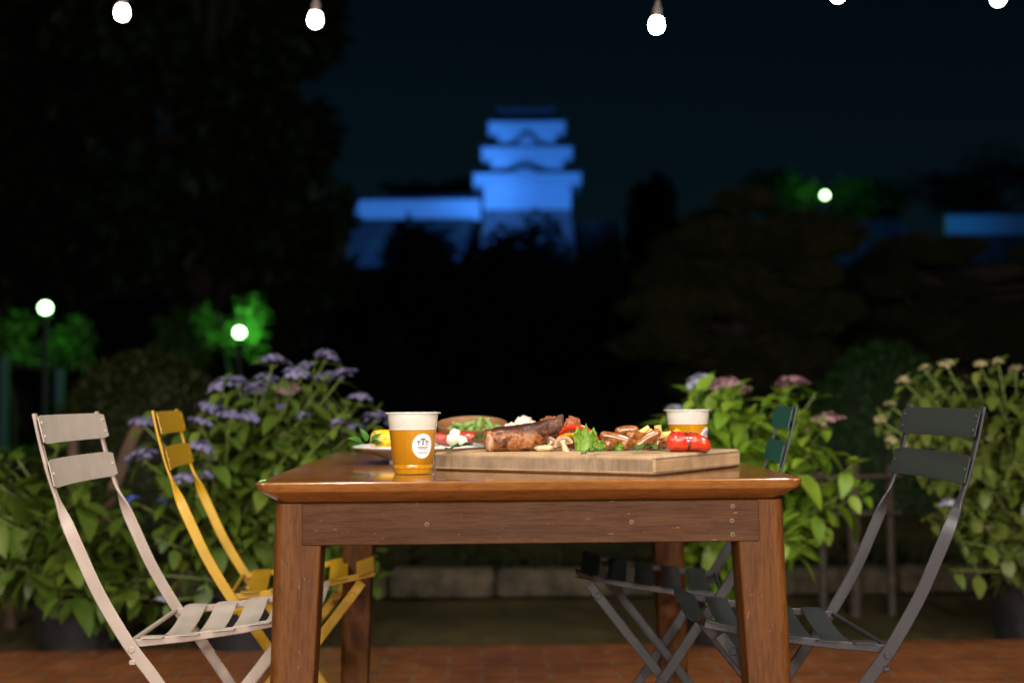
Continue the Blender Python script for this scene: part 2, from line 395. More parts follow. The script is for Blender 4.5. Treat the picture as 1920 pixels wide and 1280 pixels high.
# ------------------------------------------------------------------ folding bistro chairs
def paint(name, c, rough=.42):
    m, nt, out = new_mat(name)
    p = principled(nt, out, Roughness=rough)
    n = noise_tex(nt, coords(nt), 18, 5, .6)
    cc = ramp(nt, n, [(.3, tuple(x * .86 for x in c)), (.7, tuple(min(1, x * 1.08) for x in c))])
    s = ramp(nt, noise_tex(nt, coords(nt, (1, 1, 1)), 140, 3, .6, .6), [(.72, (0, 0, 0)), (.78, (.6, .6, .6))])
    nt.links.new(mixc(nt, s, cc, tuple(x * .5 + .02 for x in c)), p.inputs['Base Color'])
    bump(nt, p, noise_tex(nt, coords(nt), 900, 2), .05, .0004)
    return m
def make_chair(label, cat, joint, facing, yaw, body, slatm, tilt=1.0):
    """joint = world point where the near upright meets the seat; facing +1 looks along +x"""
    CW = .412                                   # between the two side frames
    t = thing('folding_chair', label, cat, (0, 0, 0), yaw + (math.pi if facing < 0 else 0), 'folding metal chairs around the table')
    Mz = Matrix.Rotation(t.rotation_euler.z, 3, 'Z')
    near = -1 if facing > 0 else 1
    t.location = Vector((joint.x, joint.y, 0)) - Mz @ Vector((0, near * CW / 2, 0))
    JZ = .423
    prof = [(.290, .0), (.230, .09), (.165, .185), (.098, .285), (.045, .363), (0, JZ), (-.050, .507), (-.087, .586), (-.115, .650), (-.136, .706), (-.153, .766), (-.168, .832)]
    path = spline([(x, 0, z) for x, z in prof], 5)
    for sy in (-1, 1):
        y = sy * CW / 2
        pts, wide, wid = [], [], []
        for i, q in enumerate(path):
            pts.append(q + Vector((0, y, 0)))
            a = smooth01((q.z - .612) / .075) * math.pi / 2        # the quarter twist under the back
            tg = (path[min(i + 1, len(path) - 1)] - path[max(i - 1, 0)]).normalized()
            inpl = Vector((tg.z, 0, -tg.x))
            wide.append(inpl * math.cos(a) + Vector((0, -sy, 0)) * math.sin(a)); wid.append(lerp(.0225, .0175, a / 1.571))
        f = MB().bar(pts, wide, wid, .0055).build('side_frame', body, t)
        # rear leg crossing the frame, folded inside it
        yi = sy * (CW / 2 - .022)
        legp = [Vector((x, yi, z)) for x, z in ((.287, .446), (.262, .412), (.10, .205), (-.062, 0))]
        MB().bar(legp, [(1, 0, .75)] * 4, .0215, .0055).build('leg', body, t)
        # seat rail
        yr = sy * (CW / 2 - .012)
        rl = [Vector((x, yr, z)) for x, z in ((.004, JZ - .003), (.10, JZ + .006), (.20, JZ + .020), (.315, JZ + .043))]
        MB().bar(rl, [(0, 0, 1)] * 4, .014, .005).build('seat_rail', body, t)
        # pivot bolts
        for (bx, bz, r, y_) in ((.007, JZ - .011, .0062, y), (.266, .418, .0075, yi), (.131, .238, .006, y)):
            bl = MB(); yo = y_ + sy * .0026
            bl.quadstrip([[Vector((bx + rr_ * math.cos(a), yo + sy * d, bz + rr_ * math.sin(a))) for a in (6.283 * k / 12 for k in range(12))] for rr_, d in ((r, -.001), (r, .002), (r * .8, .0034))], True, False, True)
            bl.build('bolt', body, t)
        MB().box((.0085, y, JZ - .034), (.012, .010, .010), bev=.002).build('stop_stud', body, t)
    MB().tube([(-.004, -CW / 2, JZ - .004), (-.004, CW / 2, JZ - .004)], .0048, 8).build('cross_rod', body, t)
    MB().tube([(.30, -CW / 2 + .01, .008), (.30, CW / 2 - .01, .008)], .006, 8).build('cross_rod', body, t)
    MB().tube([(-.058, -CW / 2 + .022, .008), (-.058, CW / 2 - .022, .008)], .006, 8).build('cross_rod', body, t)
    # seat slats, dished between the rails
    for k in range(5):
        u = (k + .5) / 5; x = .010 + u * .318; z0 = JZ + .007 + .040 * u * u + .006 * u
        slope = math.atan(.13 * u + .01) + (.22 if k == 4 else 0)
        ring = []
        for j in range(17):
            s = -1 + 2 * j / 16; yy = s * (CW / 2 + .004)
            sag = -.028 * (1 - min(1, abs(s) / .86) ** 2) + (.001 if abs(s) > .86 else 0)
            hw = .0222 if abs(s) < .99 else .019
            cs, sn = math.cos(slope), math.sin(slope)
            ring.append([Vector((x + a * cs - b * sn, yy, z0 + sag + a * sn + b * cs)) for a, b in ((-hw, -.0008), (-hw, .0008), (-hw * .5, .0012), (hw * .5, .0012), (hw, .0008), (hw, -.0008))])
        sl = MB().quadstrip(ring, True, True, True).build('seat_slat', slatm, t)
        for sy in (-1, 1):
            MB().blob((x, sy * (CW / 2 - .012), z0 + .0012), (.0042, .0042, .0018), 8, 5).build('rivet', slatm, sl)
    # two back slats bent round the sitter
    for zc, xc, hh, rv in ((.803, -.156, .053, 2), (.724, -.137, .052, 1)):
        lean = math.atan(.25); ring = []
        for j in range(17):
            s = -1 + 2 * j / 16; yy = s * (CW / 2 + .014)
            bow = .004 - .016 * (1 - s * s)
            hw = hh / 2 if abs(s) < .99 else hh / 2 - .004
            ring.append([Vector((xc + bow - a * math.sin(lean) + b * math.cos(lean), yy, zc + a * math.cos(lean) + b * math.sin(lean))) for a, b in ((-hw, -.0009), (-hw, .0009), (hw, .0009), (hw, -.0009))])
        sl = MB().quadstrip(ring, True, True, True).build('back_slat', slatm, t)
        for sy in (-1, 1):
            for dz in ((-.012, .012) if rv == 2 else (0,)):
                MB().blob((xc + .0035 - dz * math.sin(lean), sy * (CW / 2 - .001), zc + dz), (.0026, .0038, .0038), 8, 5).build('rivet', slatm, sl)
    return t
CREAM = paint('cream_paint', (.34, .275, .235)); YEL = paint('yellow_paint', (.44, .250, .007)); YEL2 = paint('yellow_slat_paint', (.42, .236, .007))
CHAR = paint('charcoal_paint', (.024, .0235, .027)); CHAR2 = paint('charcoal_slat_paint', (.019, .022, .022), .55); TEAL_LIT = paint('charcoal_teal_lit', (.006, .048, .048), .55)  # the teal is lamp light on charcoal back slats, put into their colour
CREAM2 = paint('cream_slat_paint', (.40, .345, .295))
make_chair('cream metal folding chair at the table near the yellow one', 'chair', on_z(240, 1205, .423), 1, YAW, CREAM, CREAM2)
make_chair('bright yellow metal folding chair behind the cream one', 'chair', on_z(432, 1118, .423), 1, YAW + R(5), YEL, YEL2)
make_chair('dark charcoal folding chair whose whole back shows in front of the pale flowered shrub', 'chair', on_z(1670, 1215, .423), -1, YAW, CHAR, CHAR2)
tc = make_chair('dark folding chair with teal-lit back slats tucked behind the table corner', 'chair', on_z(1352, 1116, .423), -1, YAW - R(7), CHAR, CHAR2)
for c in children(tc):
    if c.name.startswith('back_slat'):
        c.data.materials[0] = TEAL_LIT
        for g in children(c): g.data.materials[0] = TEAL_LIT
# ------------------------------------------------------------------ beer cups
def beer_mat():
    m, nt, out = new_mat('beer')
    p = principled(nt, out, Roughness=.08)
    p.inputs['IOR'].default_value = 1.34; p.inputs['Transmission Weight'].default_value = .14
    
    n = noise_tex(nt, coords(nt, (60, 60, 6)), 1.2, 3)
    nt.links.new(ramp(nt, n, [(.3, (.50, .205, .006)), (.7, (.64, .29, .012))]), p.inputs['Base Color'])
    return m
BEER = beer_mat(); FOAM = plain('beer_foam', (.70, .66, .61), .8, var=.04, scale=220, bmp=.2)
PET = clear('clear_cup_plastic', (.97, .97, .95)); PAPER = plain('white_label_paper', (.66, .655, .67), .6, var=.03)
INK = plain('label_ink', (.05, .055, .075), .6)
CUP = [(0.0345, 0.0), (.0352, .0035), (.0356, .0090), (.0368, .0100), (.0372, .0165), (.0368, .0172), (.0376, .018), (.0434, .074), (.0440, .0775), (.0437, .079), (.0447, .081), (.0466, .0985), (.0470, .1035), (.0505, .1045), (.0513, .1056), (.0505, .1066), (.0476, .1058)]
RIMP, nt, out = new_mat('cup_rim_plastic'); p = principled(nt, out, Roughness=.12); p.inputs['Base Color'].default_value = (.62, .62, .60, 1); p.inputs['Coat Weight'].default_value = .8  # highlight on the clear lip put in as a whitish tint
tr_ = nt.nodes.new('ShaderNodeBsdfTransparent'); mx_ = nt.nodes.new('ShaderNodeMixShader'); mx_.inputs[0].default_value = .55
nt.links.new(tr_.outputs[0], mx_.inputs[1]); nt.links.new(p.outputs[0], mx_.inputs[2]); nt.links.new(mx_.outputs[0], out.inputs[0])
def ink_text(body, size):
    cu = bpy.data.curves.new('lettering', 'FONT'); cu.body = body; cu.size = size; cu.align_x = 'CENTER'; cu.align_y = 'CENTER'; cu.resolution_u = 3; cu.offset = size * .022
    o = bpy.data.objects.new('lettering', cu); col.objects.link(o)
    bpy.context.view_layer.update()
    me = bpy.data.meshes.new_from_object(o.evaluated_get(bpy.context.evaluated_depsgraph_get()))
    vs = [v.co.copy() for v in me.vertices]; fs = [tuple(p.vertices) for p in me.polygons]
    bpy.data.objects.remove(o); bpy.data.curves.remove(cu); bpy.data.meshes.remove(me)
    return vs, fs
def serif_t(cx, cy, h, w, st):
    """a letter T with small serifs, as rectangles"""
    q = []
    q.append((cx - w / 2, cy + h / 2 - st, cx + w / 2, cy + h / 2)); q.append((cx - st / 2, cy - h / 2 + st * .5, cx + st / 2, cy + h / 2 - st))
    for s in (-1, 1): q.append((cx + s * (w / 2 - st * .35) - st * .35, cy + h / 2 - st * 1.8, cx + s * (w / 2 - st * .35) + st * .35, cy + h / 2 - st))
    q.append((cx - st * 1.1, cy - h / 2, cx + st * 1.1, cy - h / 2 + st * .6))
    return q
def make_cup(label, loc, turn, fill=.0765, scale=1.0, zs=1.0):
    t = thing('beer_cup', label, 'beer', loc, 0, 'plastic cups of beer')
    S = lambda pr: [(r * scale, z * scale * zs) for r, z in pr]
    MB().lathe(S([(.0476, .1050), (.0478, .1042), (.0506, .1040), (.0519, .1050), (.0521, .1060), (.0512, .1071), (.0500, .1072), (.0480, .1062)]), 56).build('rim', RIMP, t)
    MB().lathe(S(CUP), 56, cap0=True).build('cup', PET, t)
    body = [(r - .0006, max(z, .0012)) for r, z in CUP if z < fill]
    MB().lathe(S(body + [(.0432, fill)]), 56, cap0=True, cap1=True).build('beer', BEER, t)
    fo = [(.0433, fill + .0004)] + [(r - .0007, z) for r, z in CUP if fill < z < .1036] + [(.0462, .1040), (.040, .1046), (.02, .1048)]
    MB().lathe(S(fo), 56, cap0=True, cap1=True).build('foam', FOAM, t)
    def wrap(x, y, off):                              # flat label to the tapered wall
        z = (.0493 + y) * scale * zs; r = lerp(.0376, .0434, (.0493 + y - .018) / .056) * scale + off
        a = turn + x / (.0415 * scale); return Vector((r * math.sin(a), -r * math.cos(a), z))
    mb = MB(); rr = .0203
    mb.quadstrip([[wrap(k * rr * math.cos(a) * .97, k * rr * math.sin(a) * 1.05, .0005) for a in (6.2832 * j / 40 for j in range(40))] for k in (1, .8, .6, .4, .2, .02)], True, False, True)
    st = mb.build('sticker', PAPER, t)
    mb = MB(); rects = serif_t(0, .0075, .0112, .0084, .0021) + serif_t(-.0078, .0052, .0070, .0060, .0015) + serif_t(.0078, .0052, .0070, .0060, .0015)
    for x0, y0, x1, y1 in rects:
        n = max(1, int((x1 - x0) / .0015)); mb.sheet([[wrap(lerp(x0, x1, i / n), y, .0008) for i in range(n + 1)] for y in (y0, y1)])
    for body_, size, yy in (('takeout', .0052, -.0022), ('food and drink', .0021, -.0058), ('Thank you', .0038, -.0115)):
        vs, fs = ink_text(body_, size); b = len(mb.v)
        mb.v.extend(tuple(wrap(v.x * 1.12, v.y + yy, .0008)) for v in vs); mb.f.extend(tuple(b + i for i in f) for f in fs)
    mb.build('lettering', INK, st, smooth=False)
    # bubbles clinging to the wall
    mb = MB()
    for k in range(26):
        a = rnd.uniform(-1.4, 1.4); z = rnd.uniform(.012, .05); r = lerp(.0372, .0434, max(0, (z - .018) / .056)) * scale
        mb.blob((r * math.sin(a), -r * math.cos(a), z * scale), (.0006,) * 3, 6, 4)
    mb.build('bubbles', clear('bubble', (1, .95, .8)), t)
    return t
make_cup('full plastic cup of beer on the table edge in front of the white plate', at_d(773, 893, 2.535) * Vector((1, 1, 0)) .to_3d() if False else Vector(((773 - 960) / F * 2.535, 2.535, H + .0005)), R(30), scale=.962, zs=1.06)
make_cup('full plastic cup of beer beyond the wooden board behind the big red pepper', Vector(((1288 - 960) / F * 2.97, 2.97, H + .0005)), R(60), scale=.962, zs=1.03)

# ------------------------------------------------------------------ chopping board
BT = .034
C0 = on_z(1228, 893, H); ub = Vector((math.cos(R(148.2)), math.sin(R(148.2)), 0)); sb = Vector((math.cos(R(56.8)), math.sin(R(56.8)), 0))
ub = Vector((-sb.y, sb.x, 0))
BW, BD = .462, .348
m, nt, out = new_mat('board_wood')
p = principled(nt, out, Roughness=.6)
v = coords(nt, (1, 1, 1))
a = noise_tex(nt, coords(nt, (70, 70, 5)), 2.2, 6, .65)          # upright streaks of the middle ply
b = noise_tex(nt, coords(nt, (2.5, 40, 60)), 2.0, 5, .6)          # long grain of the outer plies
blk = nt.nodes.new('ShaderNodeTexBrick'); nt.links.new(coords(nt, (1, 1, 0)), blk.inputs['Vector'])
blk.inputs['Brick Width'].default_value = .036; blk.inputs['Row Height'].default_value = .5; blk.inputs['Scale'].default_value = 1; blk.inputs['Mortar Size'].default_value = 0
blk.inputs['Color1'].default_value = (.55, .54, .53, 1); blk.inputs['Color2'].default_value = (1.0, 1.0, 1.0, 1)
mid = mixc(nt, .8, ramp(nt, a, [(.28, (.22, .155, .10)), (.5, (.28, .195, .125)), (.72, (.33, .245, .165))]), blk.outputs[0], 'MULTIPLY')
outer = ramp(nt, b, [(.28, (.25, .16, .085)), (.5, (.35, .23, .125)), (.72, (.42, .29, .165))])
sz = nt.nodes.new('ShaderNodeSeparateXYZ'); nt.links.new(coords(nt), sz.inputs[0])
zn = nt.nodes.new('ShaderNodeMath'); zn.operation = 'MULTIPLY'; zn.inputs[1].default_value = 1 / BT; nt.links.new(sz.outputs[2], zn.inputs[0])
ply = ramp(nt, zn.outputs[0], [(0, (0, 0, 0)), (.20, (0, 0, 0)), (.22, (1, 1, 1)), (.77, (1, 1, 1)), (.79, (0, 0, 0)), (1, (0, 0, 0))])
stain = ramp(nt, noise_tex(nt, coords(nt), 16, 6, .65), [(.33, (.55, .52, .50)), (.58, (1.05, 1.03, 1.0))])
lng = noise_tex(nt, coords(nt, (40, 2.5, 60)), 2.0, 5, .6)
smid = ramp(nt, lng, [(.28, (.30, .19, .10)), (.5, (.40, .26, .14)), (.72, (.46, .31, .18))]); sout = ramp(nt, lng, [(.28, (.13, .09, .06)), (.5, (.20, .14, .095)), (.72, (.27, .19, .13))])
tn = nt.nodes.new('ShaderNodeTexCoord'); sn = nt.nodes.new('ShaderNodeSeparateXYZ'); nt.links.new(tn.outputs['Normal'], sn.inputs[0])
ab = nt.nodes.new('ShaderNodeMath'); ab.operation = 'GREATER_THAN'; ab.inputs[1].default_value = .6; nt.links.new(sn.outputs[0], ab.inputs[0])
faces = mixc(nt, ab.outputs[0], mixc(nt, ply, outer, mid), mixc(nt, ply, sout, smid))
cc = mixc(nt, .75, faces, mixc(nt, 1, faces, stain, 'MULTIPLY'))
nt.links.new(cc, p.inputs['Base Color']); bump(nt, p, a, .25, .001)
brd = MB().box((-BW / 2, BD / 2, BT / 2), (BW, BD, BT), bev=.004).build('cutting_board', m)
brd.location = Vector((C0.x, C0.y, H + .0006)); brd.rotation_euler = (0, 0, math.atan2(sb.y, sb.x) - math.pi / 2)
tag(brd, 'thick worn wooden cutting board under the grilled food', 'cutting board')
BZ = H + BT + .0008
def on_board(px, py): return on_z(px, py, BZ)

# ------------------------------------------------------------------ plate, glass dish, bowls
WHITE = plain('white_glaze', (.78, .75, .72), .18, var=.02, coat=.4)
PC = Vector(((788 - 960) / F * 2.98, 2.98, H))
prof = [(.0, .004), (.058, .004), (.060, 0), (.066, 0), (.067, .006), (.095, .017), (.125, .0275), (.1405, .0318), (.1425, .0335), (.1425, .036), (.140, .0372), (.136, .0362), (.112, .0285), (.09, .0175), (.075, .0135), (0, .0125)]
pl = MB().lathe(prof, 72).build('plate', WHITE, loc=PC)
tag(pl, 'wide white plate holding the corn and the glass dish', 'plate')
PZ = H + .0132
# corn cob
m, nt, out = new_mat('corn_kernels'); p = principled(nt, out, Roughness=.28); p.inputs['Subsurface Weight'].default_value = .2; p.inputs['Subsurface Radius'].default_value = (.01, .006, .002)
vo = nt.nodes.new('ShaderNodeTexVoronoi'); vo.inputs['Scale'].default_value = 115; nt.links.new(coords(nt), vo.inputs['Vector'])
nt.links.new(ramp(nt, vo.outputs['Distance'], [(.2, (.86, .53, .02)), (.75, (.62, .30, .01))]), p.inputs['Base Color'])
inv = nt.nodes.new('ShaderNodeMath'); inv.operation = 'SUBTRACT'; inv.inputs[0].default_value = 1; nt.links.new(vo.outputs['Distance'], inv.inputs[1]); bump(nt, p, inv.outputs[0], .6, .003)
CORN = m; PITH = plain('corn_pith', (.72, .58, .34), .6, var=.25, scale=160, bmp=.5)
cp = at_d(718, 820, 2.90)
cd = Vector((.86, .5, 0)).normalized(); RC = .0225
co = thing('corn_cob', 'short yellow corn cob lying on the white plate', 'corn', (cp.x, cp.y, H + .026 + RC), 0)
pts = [Vector((0, 0, 0)) + cd * t for t in (-.020, -.017, -.008, .02, .05, .062)]
MB().tube(pts, [RC * .86, RC * .95, RC, RC, RC * .92, RC * .7], 28).build('kernels', CORN, co)
MB().tube([cd * -.0212, cd * -.0195], [RC * .62, RC * .66], 20).build('cut_end', PITH, co)
# herb sprig on the plate rim
HERB = leafy('herb_leaf', [(.03, .10, .012), (.07, .20, .03)], .35, .25)
mb = MB(); hp = at_d(688, 831, 2.87)
for dx, dz, L, d in ((-.010, .001, .030, (-.7, -.2, .5)), (0, .004, .028, (-.2, -.3, .9)), (.008, .003, .027, (.6, -.2, .8)), (.004, 0, .03, (.9, -.4, .25)), (-.004, 0, .026, (-.9, -.5, .1)), (.012, 0, .024, (.3, -.9, .4))):
    mb.leaf(hp + Vector((dx, 0, dz)), d, (0, -.5, 1), L, L * .62, .35, .3, 5)
tag(mb.build('herb_sprig', HERB), 'small green herb sprig beside the corn on the plate rim', 'herb')
# glass dish
gd = thing('glass_dish', 'clear rectangular glass dish of tomato and mozzarella on the plate', 'dish', (PC.x + .050, PC.y - .005, PZ + .001), 0)
mb = MB()
def rr2(w, l, r, z): return rrect(w, l, r, z, 4)
mb.quadstrip([rr2(.112, .072, .01, 0), rr2(.132, .09, .012, .044), rr2(.136, .094, .012, .045), rr2(.136, .094, .012, .0475), rr2(.130, .088, .011, .0475), rr2(.110, .070, .009, .003)], True, True, True)
mb.build('dish', clear('dish_glass', (.93, .95, .93)), gd)
TOM = plain('tomato_flesh', (.46, .030, .014), .22, var=.35, scale=60, coat=.4, sss=.2); MOZ = plain('mozzarella', (.80, .74, .60), .45, var=.06, scale=60, sss=.3)
di = 0
for kind, px, py, r in (('t', 826, 822, .0155), ('t', 838, 827, .013), ('t', 818, 826, .012), ('m', 850, 823, .0165), ('m', 853, 812, .0115), ('t', 880, 821, .0155), ('m', 866, 826, .012), ('m', 815, 831, .0085), ('t', 864, 818, .012), ('m', 790, 822, .014), ('t', 775, 824, .014)):
    w = at_d(px, py, PC.y - .02 + (di % 3) * .012); di += 1
    nm = 'tomato_piece' if kind == 't' else 'mozzarella_piece'
    o = MB().blob((0, 0, 0), (r, r * .9, r * .82), 16, 10, .22, 1.6, di).build(nm, TOM if kind == 't' else MOZ, loc=w)
    tag(o, 'red tomato piece in the glass dish' if kind == 't' else 'white mozzarella piece in the glass dish', 'tomato' if kind == 't' else 'cheese', 'tomato pieces in the glass dish' if kind == 't' else 'mozzarella pieces in the glass dish')
# wooden bowl with edamame
W_BOWL = wood('bowl_wood', [(.15, .065, .026), (.22, .105, .046), (.28, .145, .068)], (3, 3, 16), 3, .45, .15, .35)
bc = Vector(((884 - 960) / F * 3.25, 3.25, H + .008))
prof = [(0, 0), (.036, 0), (.040, .002), (.060, .018), (.074, .040), (.0805, .066), (.0812, .0695), (.0795, .0705), (.0765, .068), (.070, .044), (.056, .024), (.035, .010), (0, .007)]
bw = MB().lathe(prof, 56).build('wooden_bowl', W_BOWL, loc=bc); bw.rotation_euler = (R(11), 0, 0)
tag(bw, 'round wooden bowl heaped with green edamame pods', 'bowl')
POD = leafy('edamame_skin', [(.075, .155, .018), (.13, .225, .032), (.17, .27, .055)], .4, .1)
pods = [(898, 797, 884, 0, 80, .058), (920, 800, 0, 0, 118, .060), (868, 800, 0, 0, 150, .055), (856, 806, 0, 0, 170, .05), (882, 806, 0, 0, 60, .05), (905, 808, 0, 0, 20, .05), (932, 802, 0, 0, 165, .045), (846, 805, 0, 0, 20, .045), (875, 797, 0, 0, 30, .05), (915, 808, 0, 0, 100, .05), (890, 810, 0, 0, 10, .05), (862, 810, 0, 0, 100, .045)]
for i, (px, py, _, _, an, L) in enumerate(pods):
    w = at_d(px, py, 3.25 - .03 + .018 * (i % 4)); a = R(an); dd = Vector((math.cos(a), rnd.uniform(-.3, .3), math.sin(a))).normalized()
    n = 14; pts, rad = [], []
    for k in range(n + 1):
        t = k / n; pts.append(dd * (t - .5) * L + Vector((0, 0, -.008 * (2 * t - 1) ** 2)))
        rad.append(.0015 + .0068 * math.sin(math.pi * min(1, max(0, t * .94 + .03))) ** .6 * (1 + .16 * math.cos(t * 6.283 * 2.5 - math.pi * .5)))
    o = MB().tube(pts, rad, 10).build('edamame_pod', POD, loc=w)
    tag(o, 'green edamame pod heaped in the wooden bowl', 'edamame', 'edamame pods in the wooden bowl')
for o in [o for o in bpy.data.objects if o.name.startswith('edamame_pod')][:2]:
    o['label'] = 'upright green edamame pod standing up above the bowl' ; o['group'] = 'upright edamame pods'
# salad bowl behind the chop
sc_ = Vector(((974 - 960) / F * 3.07, 3.07, H + .0004))
s = MB().lathe([(0, 0), (.026, 0), (.028, .004), (.040, .025), (.047, .058), (.048, .061), (.0465, .0615), (.044, .058), (.036, .026), (.02, .008), (0, .007)], 40).build('small_bowl', WHITE, loc=sc_)
tag(s, 'small white bowl of pale salad behind the pork chop', 'bowl')
SAL = plain('pale_salad', (.66, .50, .40), .6, var=.2, scale=55, bmp=.5, sss=.2)
mb = MB()
for dx, dy, dz, r in ((0, 0, .056, .034), (-.018, -.01, .066, .018), (.008, 0, .080, .018), (.024, .002, .074, .013), (.0, -.015, .07, .016), (-.028, 0, .058, .014), (.030, -.01, .060, .013)):
    mb.blob((dx, dy, dz), (r, r * .9, r * .75), 22, 14, .35, 2.6, r * 100)
tag(mb.build('salad_mound', SAL, loc=sc_), 'lumpy pale pink salad heaped in the small white bowl', 'salad')
YP = plain('yellow_pepper_skin', (.72, .34, .012), .18, var=.25, scale=40, coat=.6)
w = at_d(965, 804, 2.93); tag(MB().blob((0, 0, 0), (.0145, .01, .0055), 18, 10, .3, 2, 3).build('pepper_piece', YP, loc=w), 'shiny yellow morsel peeking over the pork chop', 'pepper')

# ------------------------------------------------------------------ grilled food on the board
def loft(secs, n=20, amp=0.0, freq=60, seed=0, pw=2.6):
    """secs: centre x, z low, z high, y near, y far -> closed lumpy body"""
    rings = []
    for (x, z0, z1, y0, y1) in secs:
        ring = []
        for k in range(n):
            a = 2 * math.pi * k / n; c, s_ = math.cos(a), math.sin(a)
            cx = math.copysign(abs(c) ** (2 / pw), c); sx = math.copysign(abs(s_) ** (2 / pw), s_)
            q = Vector((x, (y0 + y1) / 2 + cx * (y1 - y0) / 2, (z0 + z1) / 2 + sx * (z1 - z0) / 2))
            d = noise.noise(q * freq + Vector((seed, 0, 0))) * amp + noise.noise(q * freq * 2.7 + Vector((seed, 4, 0))) * amp * .5
            ctr = Vector((x, (y0 + y1) / 2, (z0 + z1) / 2)); dv = (q - ctr)
            q = q + dv.normalized() * d if dv.length > 1e-6 else q
            q.z = max(q.z, 0) if z0 >= 0 else q.z
            ring.append(q)
        rings.append(ring)
    return MB().quadstrip(rings, True, True, True)
def interp(keys, n):
    out = []
    for i in range(n + 1):
        t = i / n * (len(keys) - 1); k = min(int(t), len(keys) - 2); f = t - k
        P = [keys[max(0, k - 1)], keys[k], keys[k + 1], keys[min(len(keys) - 1, k + 2)]]
        out.append(tuple(.5 * (2 * b + (c - a) * f + (2 * a - 5 * b + 4 * c - d) * f * f + (3 * b - a - 3 * c + d) * f ** 3) for a, b, c, d in zip(*P)))
    return out
# pork chop: outline stations in photo pixels -> metres at its own depth
m, nt, out = new_mat('grilled_pork'); p = principled(nt, out, Roughness=.32)
p.inputs['Coat Weight'].default_value = .15; p.inputs['Coat Roughness'].default_value = .2; p.inputs['Specular IOR Level'].default_value = .35
big = noise_tex(nt, coords(nt, (1, 1, 1.3)), 38, 7, .68, 1.1); fine_ = noise_tex(nt, coords(nt), 210, 4, .65)
base = ramp(nt, big, [(.36, (.014, .005, .003)), (.45, (.075, .018, .005)), (.50, (.27, .080, .014)), (.56, (.36, .135, .035)), (.64, (.40, .22, .12)), (.70, (.20, .06, .015))])
base = mixc(nt, .7, base, mixc(nt, 1, base, ramp(nt, fine_, [(.33, (.3, .22, .18)), (.6, (1.15, 1.1, 1.05))]), 'MULTIPLY'))
sepx = nt.nodes.new('ShaderNodeSeparateXYZ'); nt.links.new(coords(nt), sepx.inputs[0])
wv = nt.nodes.new('ShaderNodeMath'); wv.operation = 'MULTIPLY_ADD'; nt.links.new(big, wv.inputs[0]); wv.inputs[1].default_value = .05; nt.links.new(sepx.outputs[2], wv.inputs[2])
# the seared upper crust: dark at the top of the chop (z in metres + a wobble)
mr = nt.nodes.new('ShaderNodeMapRange'); mr.inputs[1].default_value = .058; mr.inputs[2].default_value = .068; nt.links.new(wv.outputs[0], mr.inputs[0])
base = mixc(nt, mr.outputs[0], base, (.050, .015, .007))
nt.links.new(base, p.inputs['Base Color']); bump(nt, p, mixc(nt, .6, fine_, big), .9, .006)
PORK = m; m3, nt, out = new_mat('pork_fat'); p = principled(nt, out, Roughness=.35)
nt.links.new(ramp(nt, noise_tex(nt, coords(nt, (1, 1, .35)), 70, 6, .65, .8), [(.32, (.05, .014, .005)), (.44, (.26, .085, .025)), (.55, (.42, .22, .11)), (.68, (.50, .36, .26))]), p.inputs['Base Color']); bump(nt, p, noise_tex(nt, coords(nt), 150, 5, .7), .7, .004)
FAT = m3
m2, nt, out = new_mat('charred_bone'); p = principled(nt, out, Roughness=.5)
nt.links.new(ramp(nt, noise_tex(nt, coords(nt), 90, 6, .7), [(.3, (.018, .008, .005)), (.55, (.11, .04, .02)), (.75, (.30, .14, .07))]), p.inputs['Base Color']); bump(nt, p, noise_tex(nt, coords(nt), 160, 5, .7), .8, .004)
DC = on_board(955, 846.5).y + .035; k = DC / F
c0 = on_board(955, 846.5)
ch = thing('pork_chop', 'big grilled bone-in pork chop with a dark charred crust', 'pork', (c0.x, DC, BZ), 0)
X = lambda px: (px - 955) * k
keys = [(X(907), .012, .036, -.010, .012), (X(910), .003, .040, -.026, .022), (X(918), .0, .041, -.034, .030), (X(938), 0, .044, -.038, .036), (X(962), 0, .0465, -.038, .040), (X(985), 0, .050, -.036, .040), (X(1003), .003, .053, -.032, .036), (X(1017), .013, .055, -.026, .030), (X(1028), .026, .058, -.020, .024)]
o = loft(interp(keys, 44), 40, .0032, 46, 2, 3.2).build('meat', PORK, ch)
keys = [(X(911), .005, .036, -.030, .0), (X(915), .001, .0385, -.0375, .0), (X(921), .0, .038, -.0400, -.01), (X(926), .001, .030, -.0385, -.01), (X(929), .006, .022, -.034, -.01)]
loft(interp(keys, 14), 20, .002, 60, 5).build('fat_rim', FAT, ch)
keys = [(X(1016), .022, .050, -.016, .018), (X(1026), .026, .057, -.019, .020), (X(1038), .030, .061, -.018, .019), (X(1048), .037, .065, -.015, .016), (X(1054), .043, .068, -.011, .013), (X(1057), .050, .067, -.006, .008)]
loft(interp(keys, 22), 24, .0035, 75, 9).build('bone', m2, ch)

# orange crumbed fritters behind the chop
FRIT = plain('fritter_crumb', (.24, .060, .012), .55, var=.8, scale=90, bmp=.9)
for i, (px, r, lab) in enumerate(((1030, .0245, 'orange crumbed fritter behind the charred pork bone'), (1074, .0195, 'orange crumbed fritter behind the red pepper strip'))):
    w = at_d(px, 800, 2.80 - .02 * i)
    o = MB().blob((0, 0, 0), (r, r * .9, .0305), 40, 28, .28, 4.5, i + 2).build('fritter', FRIT, loc=(w.x, w.y, BZ + .0300)); tag(o, lab, 'fritter', 'fritters on the board')

